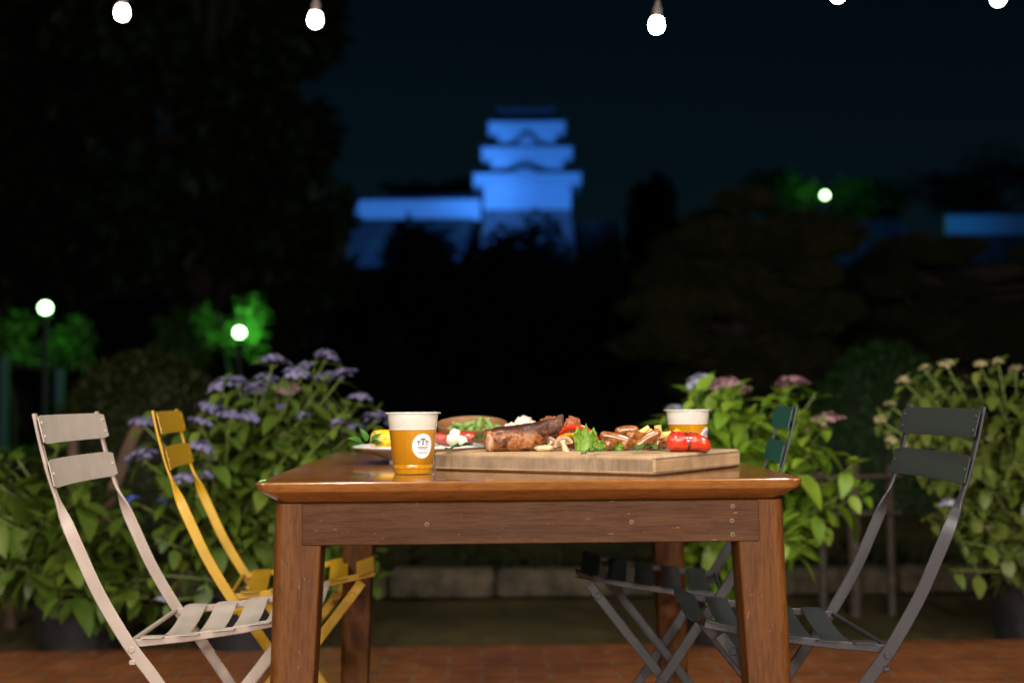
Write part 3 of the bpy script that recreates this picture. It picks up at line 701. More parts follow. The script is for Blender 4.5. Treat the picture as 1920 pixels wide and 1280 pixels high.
# sausages
m, nt, out = new_mat('sausage_skin'); p = principled(nt, out, Roughness=.22); p.inputs['Coat Weight'].default_value = .6; p.inputs['Coat Roughness'].default_value = .15
nz = noise_tex(nt, coords(nt), 45, 5, .6); f2 = noise_tex(nt, coords(nt), 260, 3)
cc = ramp(nt, nz, [(.30, (.085, .019, .004)), (.44, (.23, .070, .014)), (.58, (.29, .104, .024)), (.68, (.12, .028, .006))])
nt.links.new(mixc(nt, .4, cc, mixc(nt, 1, cc, ramp(nt, f2, [(.4, (.5, .4, .35)), (.55, (1, 1, 1))]), 'MULTIPLY')), p.inputs['Base Color']); bump(nt, p, f2, .25, .001)
SAUS = m
ss = [(1129, 818, 1178, 829, 18.5, 2.645, 'sausage with scored end lying on top at the red pepper strip', 0),
      (1158, 811, 1193, 808, 17.5, 2.705, 'sausage at the back of the pile under the chips', .0),
      (1184, 820, 1205, 823, 20.0, 2.675, 'short plump sausage in the middle of the pile', 0),
      (1138, 838, 1152, 837, 19.5, 2.622, 'sausage end pointing at the viewer beside the lettuce', 0),
      (1170, 839, 1190, 837, 17.5, 2.645, 'browned sausage at the bottom of the pile', 0),
      (1196, 840, 1235, 812, 18.0, 2.605, 'sausage leaning up diagonally in front of the chips', -.05),
      (1230, 838, 1244, 837, 20.0, 2.630, 'sausage end beside the big red pepper', 0),
      (1128, 833, 1136, 831, 14.0, 2.66, 'small sausage end tucked behind the lettuce', 0),
      (1150, 830, 1170, 834, 17.5, 2.668, 'dark sausage lying under the scored one', 0),
      (1216, 839, 1226, 838, 16.0, 2.650, 'sausage end low between the leaning one and the last one', 0),
      (1112, 838, 1126, 836, 15.0, 2.665, 'sausage lying low behind the lettuce frills', 0),
      (1207, 833, 1216, 830, 17.0, 2.70, 'sausage mostly hidden behind the leaning one', 0)]
for i, (x0, y0, x1, y1, dia, dep, lab, tilt_) in enumerate(ss):
    a, b = at_d(x0, y0, dep), at_d(x1, y1, dep); r = dia / 2 * dep / F
    short = (b - a).length < .022
    if short: b = b + Vector((.006, .035, 0)); a = a + Vector((-.001, -.012, 0)) if i != 2 else a + Vector((-.004, .004, 0))
    a.z = max(a.z, BZ + r); b.z = max(b.z, BZ + r)
    mid = (a + b) / 2; n = 18; pts, rad = [], []
    ax = (b - a).normalized(); a = a - ax * r * .55; b = b + ax * r * .55; L = (b - a).length; ce = 1 - 2 * r * .9 / L; n = 30
    for q in range(n + 1):
        t = q / n; s_ = t * 2 - 1
        e = (max(0, 1 - ((abs(s_) - ce) / (1 - ce)) ** 2) ** .5 if abs(s_) > ce else 1)
        pts.append(a.lerp(b, t) - mid + Vector((0, 0, .0035 * (1 - s_ * s_)))); rad.append(max(.0008, r * e * (1 + .05 * noise.noise(Vector((t * 6, i, 0))))))
    # extend ends so that the caps round off beyond the axis
    o = MB().tube(pts, rad, 20).build('sausage', SAUS, loc=mid); tag(o, lab, 'sausage', 'grilled sausages on the board')

# chips
CHIP = plain('chip_potato', (.70, .42, .12), .5, var=.22, scale=60, bmp=.3, sss=.1)
for i, (x0, y0, x1, y1, w_, dep, lab) in enumerate(((1200, 812, 1217, 801, 11.5, 2.705, 'thick golden chip at the back of the sausages'), (1211, 819, 1224, 806, 10, 2.69, 'thin chip wedged between the first and the upright one'), (1238, 830, 1233, 797, 14.0, 2.67, 'golden chip standing upright above the sausages'), (1236, 817, 1258, 814, 13.5, 2.70, 'golden chip lying flat behind the big red pepper'))):
    a, b = at_d(x0, y0, dep), at_d(x1, y1, dep)
    a2 = a + (a - b) * .8; a2.z = max(a2.z, BZ + .004)
    o = MB().bar([a2 - a, (a + b) / 2 - a, b - a], [(.3, 1, .1)] * 3, w_ * dep / F, w_ * .9 * dep / F).build('chip', CHIP, loc=a); tag(o, lab, 'chip', 'potato chips on the board')

# peppers
m, nt, out = new_mat('red_pepper_skin'); p = principled(nt, out, Roughness=.16); p.inputs['Coat Weight'].default_value = .8; p.inputs['Coat Roughness'].default_value = .08
sx = nt.nodes.new('ShaderNodeSeparateXYZ'); nt.links.new(coords(nt), sx.inputs[0])
w1 = noise_tex(nt, coords(nt), 70, 4, .6)
pos = nt.nodes.new('ShaderNodeMath'); pos.operation = 'MULTIPLY_ADD'; nt.links.new(w1, pos.inputs[0]); pos.inputs[1].default_value = .022; nt.links.new(sx.outputs[0], pos.inputs[2])
# one charred band across the pepper
band = ramp(nt, pos.outputs[0], [(.0, (0, 0, 0)), (.0048, (0, 0, 0)), (.0066, (1, 1, 1)), (.0125, (1, 1, 1)), (.0145, (0, 0, 0)), (1, (0, 0, 0))])
pat = ramp(nt, noise_tex(nt, coords(nt), 130, 4, .7), [(.50, (1, 1, 1)), (.60, (0, 0, 0))])
bm = mixc(nt, 1, band, pat, 'MULTIPLY')
red = ramp(nt, noise_tex(nt, coords(nt), 28, 3), [(.3, (.50, .018, .008)), (.7, (.66, .045, .012))])
nt.links.new(mixc(nt, bm, red, (.022, .008, .006)), p.inputs['Base Color']); bump(nt, p, noise_tex(nt, coords(nt), 120, 3), .3, .002)
RED = m
dp = on_board(1290, 847.5).y + .03; kk = dp / F; X = lambda px: (px - 1288) * kk
keys = [(X(1247), .010, .018, -.010, .010), (X(1249), .004, .026, -.020, .020), (X(1256), 0, .0335, -.027, .027), (X(1264), 0, .0365, -.030, .030), (X(1274), 0, .0365, -.030, .032), (X(1281), 0, .0335, -.027, .030), (X(1287), 0, .0330, -.027, .030), (X(1297), 0, .0345, -.030, .030), (X(1308), 0, .0325, -.029, .027), (X(1319), 0, .0275, -.026, .022), (X(1327), .002, .0195, -.018, .014), (X(1330), .006, .013, -.008, .006)]
rp = loft(interp(keys, 50), 34, .0022, 45, 1, 2.2).build('red_pepper', RED, loc=((1288 - 960) * kk, dp, BZ)); tag(rp, 'big glossy red pepper with one charred patch at the board end', 'pepper')
w = at_d(1270, 809, 2.69); tag(MB().blob((0, 0, 0), (.008, .01, .006), 14, 10, .5, 2, 5).build('pepper_piece', YP, loc=w), 'bright yellow morsel showing above the big red pepper', 'pepper')
m, nt, out = new_mat('red_strip_skin'); p = principled(nt, out, Roughness=.16); p.inputs['Coat Weight'].default_value = .8; p.inputs['Coat Roughness'].default_value = .1
sx = nt.nodes.new('ShaderNodeSeparateXYZ'); nt.links.new(coords(nt), sx.inputs[0])
w1 = noise_tex(nt, coords(nt), 90, 4, .6)
ad = nt.nodes.new('ShaderNodeMath'); ad.operation = 'MULTIPLY_ADD'; nt.links.new(w1, ad.inputs[0]); ad.inputs[1].default_value = .02; nt.links.new(sx.outputs[1], ad.inputs[2])
mr = nt.nodes.new('ShaderNodeMapRange'); mr.inputs[1].default_value = .012; mr.inputs[2].default_value = .016; nt.links.new(ad.outputs[0], mr.inputs[0])
nt.links.new(mixc(nt, mr.outputs[0], ramp(nt, noise_tex(nt, coords(nt), 30), [(.3, (.50, .016, .008)), (.7, (.64, .04, .012))]), (.016, .007, .006)), p.inputs['Base Color']); bump(nt, p, noise_tex(nt, coords(nt), 130, 3), .35, .002)
RSTRIP = m
def strip(px_pts, dep, w, t, mat, name, lab):
    pts = [at_d(x, y, dep) for x, y in px_pts]; c = pts[0].copy(); pts = spline([q - c for q in pts], 7); n = len(pts) - 1; rings = []
    for i, q in enumerate(pts):
        tg = (pts[min(i + 1, n)] - pts[max(i - 1, 0)]).normalized(); b = Vector((0, 1, 0)); up = tg.cross(b) * -1; e = math.sin(math.pi * min(1, max(.04, i / n))) ** .35
        rings.append([q + b * (w / 2 * e * math.cos(a)) + up * ((t / 2 * e) * math.sin(a) - .2 * w * (math.cos(a) ** 2) * .6) for a in (6.283 * k_ / 16 for k_ in range(16))])
    return tag(MB().quadstrip(rings, True, True, True).build(name, mat, loc=c), lab, 'pepper')
strip([(1051, 815), (1058, 805), (1074, 801), (1092, 804), (1108, 814), (1119, 826), (1124, 838)], 2.715, .040, .0130, RSTRIP, 'pepper_strip', 'arched red pepper strip with blackened back above the mushrooms')
strip([(1044, 829), (1052, 821), (1066, 817), (1082, 819), (1092, 826)], 2.69, .036, .010, YP, 'pepper_strip', 'yellow pepper strip under the arched red strip')
# mushroom slices
MUSH = plain('mushroom_flesh', (.56, .36, .19), .45, var=.3, scale=40, coat=.3); MCAP = plain('mushroom_skin', (.34, .17, .07), .4, var=.4, scale=60, coat=.3); GILL = plain('mushroom_gill', (.15, .09, .055), .7, var=.4, scale=140, bmp=.4)
def mushroom(px, py, dep, s_, rx, rz, lab):
    w = at_d(px, py, dep)
    t = thing('mushroom_slice', lab, 'mushroom', w, 0, 'mushroom slices on the board'); t.rotation_euler = rx
    arc = [Vector((math.cos(a) * .5, 0, math.sin(a) * .42 + .08)) for a in (math.pi * (1.05 - 1.1 * i / 14) for i in range(15))]
    mb = MB(); rings = []
    for q in arc: rings.append([q * s_ * f + Vector((0, d, 0)) for f, d in ((1.0, -.0045), (1.04, 0), (1.0, .0045), (.72, .0045), (.70, 0), (.72, -.0045))])
    mb.quadstrip(rings, True, True, True).build('cap', MCAP, t)
    mb = MB(); mb.quadstrip([[Vector((x, y, z)) * 1 for x, z in [(q.x * s_ * .72, q.z * s_ * .72) for q in arc]] for y in (-.0038, .0038)], True, True, True); mb.build('gills', GILL, t)
    mb = MB(); mb.bar([Vector((0, 0, .30 * s_)), Vector((0, 0, .05 * s_)), Vector((.04 * s_, 0, -.28 * s_)), Vector((.06 * s_, 0, -.45 * s_))], [(1, 0, 0)] * 4, [s_ * .42, s_ * .26, s_ * .30, s_ * .34], .0105).build('stem', MUSH, t)
    return t
mushroom(1057, 836, 2.62, .036, (R(-15), R(-14), R(8)), 0, 'pale mushroom slice standing beside the lettuce')
mushroom(1030, 834, 2.66, .030, (R(-10), R(35), R(-10)), 0, 'brown mushroom slice leaning on the pork chop')
w = on_board(1022, 846); tag(MB().blob((0, 0, 0), (.023, .012, .0058), 24, 12, .25, 2.5, 8).build('mushroom_slice', MUSH, loc=w + Vector((0, .012, .0055))), 'flat pale mushroom slice lying at the foot of the pork chop', 'mushroom', 'mushroom slices on the board')
# lettuce and rocket
LET = leafy('lettuce_leaf', [(.16, .32, .028), (.25, .41, .055)], .35, .4); ROC = leafy('rocket_leaf', [(.035, .11, .02), (.07, .18, .035)], .4, .25)
def ruffle(px, py, dep, w, h, seed, lab, lean=.25):
    c = at_d(px, py, dep); c.z = BZ + .001; grid = []
    nx, nz_ = 30, 18
    for j in range(nz_ + 1):
        row = []
        for i in range(nx + 1):
            s_ = i / nx * 2 - 1; t = j / nz_
            ww = w * (.80 + .42 * t) * (1 - .22 * t * t)
            edge = max(abs(s_), t)
            hh = h * t * (1 + .20 * noise.noise(Vector((s_ * 3.6, seed, 0))) - .12 * abs(s_) ** 3)
            ruf = .0075 * edge ** 2 * noise.noise(Vector((s_ * 4.2, t * 4, seed * 3)))+.004 * edge * math.sin(s_ * 9 + seed) * t
            row.append(c + Vector((s_ * ww * .5 + .002 * noise.noise(Vector((t * 6, s_ * 5, seed + 2))), lean * h * t + ruf * 1.6 + .010 * s_ * s_, max(0, hh + ruf * .6))))
        grid.append(row)
    return tag(MB().sheet(grid).build('lettuce_leaf', LET), lab, 'lettuce')
ruffle(1098, 848, 2.605, .044, .041, 1.3, 'upright frilly lettuce leaf in front of the red pepper strip', .12)
ruffle(1124, 848, 2.60, .026, .022, 4.1, 'small lettuce frill at the foot of the sausages', .2)
ruffle(1160, 847, 2.625, .024, .012, 6.2, 'low lettuce scrap under the sausage pile', .4)
def rocket(pts, dep, w, lab, lift=.004):
    P = spline([on_board(x, y) + Vector((0, 0, lift + z)) for x, y, z in pts], 8); n = len(P) - 1; rows = []
    for i, q in enumerate(P):
        t = i / n; tg = (P[min(i + 1, n)] - P[max(i - 1, 0)]).normalized(); sd = Vector((0, 0, 1)).cross(tg).normalized()
        lobes = (.35 + .65 * abs(math.sin(t * math.pi * 3.2))) * math.sin(math.pi * min(1, max(0, (t - .25) / .75))) ** .6 if t > .25 else .06
        ww = w * max(.05, lobes)
        rows.append([q + sd * ww + Vector((0, 0, .006 * math.sin(i * 1.1) * lobes + .5 * ww)), q, q - sd * ww + Vector((0, 0, .005 * math.cos(i * .9) * lobes + .15 * ww))])
    return tag(MB().sheet(rows).build('rocket_leaf', ROC), lab, 'rocket', 'rocket leaves on the board')
rocket([(908, 847, 0), (895, 842, .002), (875, 842, .004), (850, 846, .003), (828, 849, 0)], 2.7, .010, 'long rocket leaf lying by the fat end of the pork chop')
rocket([(912, 846, 0), (908, 838, .010), (899, 833, .014), (888, 838, .008)], 2.7, .013, 'curled dark rocket leaf standing against the pork chop')
rocket([(1178, 849, 0), (1150, 850, .001), (1120, 851, .002), (1100, 854, .002), (1087, 858, 0)], 2.6, .006, 'thin rocket leaf along the front edge of the board')
rocket([(1256, 851, 0), (1236, 850, .001), (1218, 848, .008), (1200, 849, .006), (1193, 851, 0)], 2.6, .012, 'rocket leaf in front of the leaning sausage')
# ------------------------------------------------------------------ hydrangeas in pots
POT = plain('black_pot_plastic', (.018, .018, .020), .45, var=.2, scale=20); SOIL = plain('potting_soil', (.05, .032, .02), .95, var=.5, scale=90, bmp=.8)
STEM = plain('hydrangea_stem', (.20, .17, .075), .7, var=.4, scale=30); STEMG = plain('green_stem', (.16, .22, .05), .6, var=.3, scale=30)
LEAF_L = leafy('hydrangea_leaf_dark', [(.045, .085, .009), (.078, .130, .014), (.135, .19, .022)], .45, .25)
LEAF_R = leafy('hydrangea_leaf_bright', [(.115, .225, .017), (.18, .31, .025), (.27, .39, .04)], .42, .35)
LEAF_P = leafy('hydrangea_leaf_pale', [(.055, .085, .012), (.095, .135, .018), (.15, .18, .032)], .45, .3)
def petal(name, cols): return leafy(name, cols, .6, .3, .2)
P_VIO = petal('violet_floret', [(.15, .15, .31), (.24, .23, .42), (.33, .27, .41)]); P_PNK = petal('pink_floret', [(.32, .12, .19), (.42, .22, .27), (.40, .31, .28)])
P_BLU = petal('pale_blue_floret', [(.30, .32, .50), (.42, .42, .60), (.5, .48, .56)]); P_CRM = petal('cream_floret', [(.36, .25, .19), (.42, .36, .20), (.40, .40, .18)]); P_DBL = petal('deep_blue_floret', [(.06, .09, .38), (.10, .16, .5)])
def flower_head(parent, c, r, mat, dome=.45):
    """lacecap: florets round a flat dome of small buds"""
    mb = MB(); tilt = Matrix.Rotation(rnd.uniform(-.35, .35), 3, 'X') @ Matrix.Rotation(rnd.uniform(-.35, .35), 3, 'Y')
    nf = int(10 + r * 340)
    for k in range(nf):
        q = math.sqrt((k + .5) / nf); a = k * 2.39996 + rnd.uniform(-.2, .2); rad = r * q * rnd.uniform(.9, 1.1)
        z = r * dome * (1 - q * q) + rnd.uniform(-.006, .006)
        pos = c + tilt @ Vector((rad * math.cos(a), rad * math.sin(a), z)); s = rnd.uniform(.0095, .0145) * (1.0 if q > .5 else .75)
        nrm = (tilt @ Vector((math.cos(a) * q * .9, math.sin(a) * q * .9, 1))).normalized(); u = nrm.orthogonal().normalized(); w = nrm.cross(u); ph = rnd.uniform(0, 1.57)
        for m_ in range(4):
            an = ph + m_ * 1.5708; d = u * math.cos(an) + w * math.sin(an); e = u * -math.sin(an) + w * math.cos(an)
            b = len(mb.v)
            for pt in (pos, pos + d * s * .55 + e * s * .5 + nrm * .002, pos + d * s * 1.05 + nrm * .0035, pos + d * s * .55 - e * s * .5 + nrm * .002): mb.v.append(tuple(pt))
            mb.f.append((b, b + 1, b + 2, b + 3))
    return mb.build('flower_head', mat, parent, smooth=False)
def hydrangea(label, base, potr, poth, flowers, leaftips, leafmat, L0, seed, dep, group=None, pot_on=True, droop=.45, dens=1.0, pairs=6):
    rg = random.Random(seed)
    t = thing('hydrangea', label, 'hydrangea', (0, 0, 0), 0, group)
    t.location = base; inv = Vector(base)
    if pot_on:
        MB().lathe([(potr * .74, 0), (potr * .78, .004), (potr * .95, poth * .86), (potr * .96, poth * .88), (potr * 1.04, poth * .89), (potr * 1.05, poth), (potr * .99, poth), (potr * .95, poth * .9)], 40, cap0=True).build('pot', POT, t)
        MB().lathe([(potr * .95, poth * .92), (potr * .5, poth * .95), (.01, poth * .94)], 28, cap1=True).build('soil', SOIL, t)
    ml, ms, mg = MB(), MB(), MB()
    tips = [(Vector(p) - inv, True, w, m_) for p, w, m_ in flowers] + [(Vector(p) - inv, False, 0, None) for p in leaftips]
    for tip, isf, w, m_ in tips:
        a = rg.uniform(0, 6.28); rr_ = potr * .6 * rg.random() ** .5
        b0 = Vector((rr_ * math.cos(a), rr_ * math.sin(a), poth * .9 if pot_on else 0))
        ctrl = Vector((lerp(b0.x, tip.x, .42) + rg.gauss(0, .02), lerp(b0.y, tip.y, .42) + rg.gauss(0, .02), lerp(b0.z, tip.z, .60)))
        path = spline([b0, ctrl, tip], 8)
        n = len(path) - 1
        ms.tube(path[:n // 2 + 2], [lerp(.0042, .003, i / n) for i in range(n // 2 + 2)], 5); mg.tube(path[n // 2:], [.0028] * (n + 1 - n // 2), 5)
        tot = (tip - b0).length; cnt = max(3, int(pairs * dens * min(1.3, tot / .55)))
        for q in range(cnt):
            tt = 1 - (q + (.25 if not isf else .18)) / cnt * .80
            fi = tt * n; i0 = min(int(fi), n - 1); pos = path[i0].lerp(path[i0 + 1], fi - i0); tg = (path[i0 + 1] - path[i0]).normalized()
            ang = q * 1.57 + rg.uniform(-.4, .4); s1 = tg.orthogonal().normalized(); s2 = tg.cross(s1)
            for sgn in (1, -1):
                d = (s1 * math.cos(ang) + s2 * math.sin(ang)) * sgn; d = (d + tg * rg.uniform(.15, .6) + Vector((0, 0, rg.uniform(-droop, .25)))).normalized()
                L = L0 * rg.uniform(.65, 1.15) * (.62 if (1 - tt) < .12 else 1.0)
                pt = pos + d * .018; mg.tube([pos, pt], .0012, 4, False)
                ml.leaf(pt, d, Vector((rg.uniform(-.3, .3), rg.uniform(-.3, .3), 1)), L, L * rg.uniform(.52, .66), rg.uniform(.12, .5), rg.uniform(.1, .4), 6)
        if isf: flower_head(t, tip + Vector((0, 0, .004)), w, m_)
        else:
            for _ in range(3):
                an = rg.uniform(0, 6.28); d = Vector((math.cos(an), math.sin(an), rg.uniform(.2, 1))).normalized(); ml.leaf(tip, d, (0, 0, 1), L0 * .6, L0 * .33, .3, .3, 5)
    ml.build('foliage', leafmat, t); ms.build('stems', STEM, t); mg.build('leaf_stalks', STEMG, t)
    return t
def fl(lst, dep, jit, rg):
    out = []
    for px, py, w, m_ in lst:
        d = dep + rg.uniform(-jit, jit); out.append((at_d(px, py + 4, d), w * (.32 if m_ is P_CRM else .43) * d / F, m_))
    return out
def region(n, dep, jit, rg, inside):
    out = []
    while len(out) < n:
        q = inside(rg)
        if q: out.append(at_d(q[0], q[1], dep + rg.uniform(-jit, jit)))
    return out
rg = random.Random(11)
V_, K_, B_, C_, D_ = P_VIO, P_PNK, P_BLU, P_CRM, P_DBL
fl1 = [(612, 668, 58, V_), (512, 678, 72, V_), (572, 690, 62, V_), (640, 704, 66, V_), (415, 722, 62, V_), (446, 716, 56, V_), (480, 729, 60, V_), (538, 731, 52, K_), (676, 748, 58, V_), (398, 762, 58, V_), (430, 781, 60, V_), (467, 781, 44, V_), (376, 795, 60, V_), (268, 792, 56, V_), (500, 712, 60, V_), (556, 700, 58, V_), (584, 746, 34, V_), (624, 760, 34, V_), (706, 784, 62, V_), (662, 806, 60, V_), (268, 858, 92, V_), (378, 838, 50, V_), (392, 868, 46, V_), (345, 898, 52, V_), (384, 893, 40, V_), (566, 780, 28, V_), (633, 792, 30, V_), (247, 935, 26, D_), (306, 940, 22, D_), (540, 905, 22, V_), (306, 1122, 26, B_), (610, 708, 50, V_), (528, 762, 24, V_)]
def in1(r):
    x = r.uniform(262, 712); y = r.uniform(690, 1090)
    topy = 700 + .0030 * (x - 560) ** 2 if x < 560 else 700 + .0040 * (x - 560) ** 2
    return (x, y) if y > topy + 15 else None
b1 = on_z(470, 1218, -.03); b1 = Vector((b1.x, 5.0, -.03))
h1 = hydrangea('large hydrangea with many violet lacecap flowers behind the yellow chair', b1, .17, .24, fl(fl1, 4.72, .16, rg), region(46, 4.8, .22, rg, in1), LEAF_L, .105, 3, 4.7, dens=1.05)
def in0(r):
    x = r.uniform(-110, 345); y = r.uniform(800, 1130)
    return (x, y) if y > 795 + .0035 * (x - 40) ** 2 * (1 if x > 40 else .2) else None
b0 = Vector((on_z(155, 1218, -.03).x, 5.06, -.03))
hydrangea('flowerless leafy shrub in a black pot behind the cream chair', b0, .175, .19, [], region(54, 4.85, .22, rg, in0), LEAF_L, .125, 5, 4.9, dens=1.0)
fl2 = [(1312, 714, 58, B_), (1370, 722, 74, K_), (1390, 732, 44, K_), (1488, 718, 76, K_), (1548, 792, 88, K_), (1268, 768, 48, B_), (1488, 876, 46, K_), (1345, 726, 40, K_)]
def in2(r):
    x = r.uniform(1195, 1640); y = r.uniform(722, 1075)
    if x < 1280: ok = y > 765 + (1280 - x) * .25 and y < 900
    elif x < 1540: ok = y > 728
    else: ok = y > 800 + (x - 1540) * 1.15 and y < 985
    return (x, y) if ok else None
b2 = Vector((on_z(1345, 1200, -.03).x, 4.98, -.03))
hydrangea('bright green hydrangea with a few pink and pale blue heads behind the table', b2, .155, .20, fl(fl2, 4.62, .12, rg), region(78, 4.6, .22, rg, in2), LEAF_R, .118, 8, 4.6, dens=1.0)
fl3 = [(1775, 681, 42, C_), (1735, 691, 36, C_), (1696, 713, 38, C_), (1670, 757, 28, C_), (1650, 784, 24, C_), (1838, 682, 34, C_), (1872, 677, 26, C_), (1905, 692, 34, C_), (1672, 824, 34, C_), (1778, 945, 40, B_), (1853, 987, 38, C_), (1890, 876, 34, C_), (1800, 950, 26, B_), (1710, 760, 20, C_), (1744, 835, 26, C_), (1935, 700, 36, C_), (1960, 740, 34, C_), (1700, 835, 24, C_), (1858, 822, 22, C_)]
def in3(r):
    x = r.uniform(1655, 2090); y = r.uniform(690, 1080)
    if x < 1730: ok = y > 760 - (x - 1655) * .7 and y < 935
    else: ok = y > 692
    return (x, y) if ok else None
b3 = Vector((on_z(1922, 1193, -.03).x, 5.10, -.03))
hydrangea('tall hydrangea with small cream flower heads in a black pot behind the charcoal chair', b3, .175, .235, fl(fl3, 4.85, .14, rg), region(74, 4.9, .24, rg, in3), LEAF_P, .085, 13, 4.9, dens=1.15, pairs=8)

# ------------------------------------------------------------------ low bamboo fence behind the pots
BAM = plain('weathered_bamboo', (.055, .040, .026), .7, var=.35, scale=25); BAMR = plain('brown_stake', (.065, .034, .018), .8, var=.3, scale=25)
fe = thing('bamboo_fence', 'low open fence of weathered bamboo posts and rails between the right-hand shrubs', 'fence', (0, 0, 0))
for px, top_, w in ((1600, 858, 26), (1668, 870, 16), (1540, 884, 16)):
    a = at_d(px, top_, 5.75); MB().tube([(a.x, a.y, -.03), (a.x, a.y, a.z)], w / 2 * 5.75 / F, 10).build('post', BAM, fe)
for y0 in (893, 962):
    a, b = at_d(1505, y0 + 2, 5.71), at_d(1690, y0 - 1, 5.71); MB().tube([a, b], .010, 10).build('rail', BAM, fe)
for px, top_, w, lab in ((137, 806, 20, 'brown wooden stake seen between the back slats of the cream chair'), (22, 900, 26, 'brown wooden stake at the far left of the leafy shrub')):
    a = at_d(px, top_, 5.6); tag(MB().tube([(a.x, a.y, -.03), (a.x, a.y, a.z)], w / 2 * 5.6 / F, 8).build('wooden_stake', BAMR), lab, 'stake')
a, b = at_d(258, 800, 5.65), at_d(236, 850, 5.6); a2 = b + (b - a) * 5.0; a2.z = -.03
tag(MB().bar([a, b, a2], [(1, 0, 0)] * 3, .05, .03).build('wooden_stake', BAMR), 'leaning brown board behind the violet flowers beside the yellow chair', 'stake')

# ------------------------------------------------------------------ festoon bulbs over the terrace edge
BULB = glow('lit_bulb', (1, .93, .84), 28.0); SOCK = plain('bulb_socket', (.10, .08, .07), .5); CABLE = plain('black_cable', (.02, .02, .02), .6)
BD = 4.45
bul = [(229, 25, 'glowing festoon bulb above the cream chair, low over the dark tree'), (591, 38, 'glowing festoon bulb above the edge where the dark tree meets the sky'), (1231, 48, 'lowest glowing festoon bulb, hanging in the sky to the right of the castle roof'), (1571, -10, 'glowing festoon bulb cut by the top of the picture above the green lamp'), (1872, -3, 'glowing festoon bulb cut by the top of the picture over the charcoal chair')]
pk = BD / F; caps = []
for px, py, lab in bul:
    c = at_d(px, py, BD); t = thing('festoon_bulb', lab, 'light bulb', c, 0, 'festoon bulbs over the terrace')
    r = 14.5 * pk
    t.rotation_euler = (0, R(4 if px > 900 else 3), 0)
    MB().lathe([(.002, -r * 1.06), (r * .42, -r * .99), (r * .78, -r * .74), (r * .97, -r * .25), (r * .98, r * .05), (r * .90, r * .5), (r * .74, r * .95), (r * .55, r * 1.10), (r * .30, r * 1.16)], 28, cap0=True, cap1=True).build('bulb', BULB, t)
    MB().lathe([(r * .62, r * 1.06), (r * .64, r * 2.1), (r * .5, r * 2.3), (r * .3, r * 3.0), (.006, r * 3.2)], 20, cap0=True, cap1=True).build('socket', SOCK, t)
    lamp('bulb_light', (0, 0, -r * .2), 26.0, (1, .90, .76), r * .5, t)
    tp = c + Vector((0, 0, r * 3.1)); caps.append(Vector((tp.x, tp.y, max(tp.z, at_d(px, -62, BD).z))))
    MB().tube([Vector((0, 0, r * 3.0)), Vector((0, 0, caps[-1].z - c.z))], .004, 6).build('lead', CABLE, t)
pts = [caps[0] + Vector((-1.0, 0, .16))]
for i, c in enumerate(caps):
    if i: pts.append((caps[i - 1] + c) / 2 + Vector((0, 0, .04)))
    pts.append(c)
pts.append(caps[-1] + Vector((1, 0, .16)))
tag(MB().tube(spline(pts, 6), .005, 6).build('festoon_cable', CABLE), 'black cable that the festoon bulbs hang from', 'cable')

# ------------------------------------------------------------------ trees and hedges
CY0 = 147.0
BARK = plain('dark_bark', (.020, .016, .010), .9, var=.4, scale=8, bmp=.6); BARKP = plain('pine_bark', (.013, .009, .005), .9, var=.4, scale=8, bmp=.6)
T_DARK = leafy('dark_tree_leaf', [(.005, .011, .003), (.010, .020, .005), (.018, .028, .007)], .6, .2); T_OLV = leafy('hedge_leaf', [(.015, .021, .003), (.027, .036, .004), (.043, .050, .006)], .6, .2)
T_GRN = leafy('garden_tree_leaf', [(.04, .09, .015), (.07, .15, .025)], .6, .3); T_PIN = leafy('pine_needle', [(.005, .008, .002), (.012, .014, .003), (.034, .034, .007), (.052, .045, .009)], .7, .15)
for nd in T_PIN.node_tree.nodes:                       # needle tone varies strongly from tuft to tuft
    if nd.type == 'TEX_NOISE': nd.inputs['Scale'].default_value = 2.6; nd.inputs['Detail'].default_value = 4
    if nd.type == 'MATH' and nd.operation == 'MULTIPLY_ADD': nd.inputs[1].default_value = .18
    if nd.type == 'MATH' and nd.operation == 'MULTIPLY': nd.inputs[1].default_value = .85
def crown(mb, rg, c, rad, n, ls, clumps=26, spread=.34, shell=.55, flat=1.0):
    c = Vector(c); cl = []
    for k in range(clumps):
        d = Vector((rg.gauss(0, 1), rg.gauss(0, 1), rg.gauss(0, 1))).normalized() * (shell + (1 - shell) * rg.random())
        cl.append((Vector((c.x + d.x * rad[0], c.y + d.y * rad[1], c.z + d.z * rad[2])), rg.uniform(.6, 1.2)))
    for k in range(n):
        q, s = cl[rg.randrange(clumps)]; d = Vector((rg.gauss(0, 1), rg.gauss(0, 1), rg.gauss(0, flat)))
        d = d.normalized() * rg.random() ** .4 * s * spread
        p_ = q + Vector((d.x * rad[0], d.y * rad[1], d.z * rad[2]))
        if p_.z < .02: continue
        dr = Vector((rg.gauss(0, 1), rg.gauss(0, 1), rg.gauss(0, .7))); L = ls * rg.uniform(.6, 1.3)
        mb.leaf(p_, dr, (rg.gauss(0, .4), rg.gauss(0, .4), 1), L, L * .6, .25, .2, 2)
    return cl
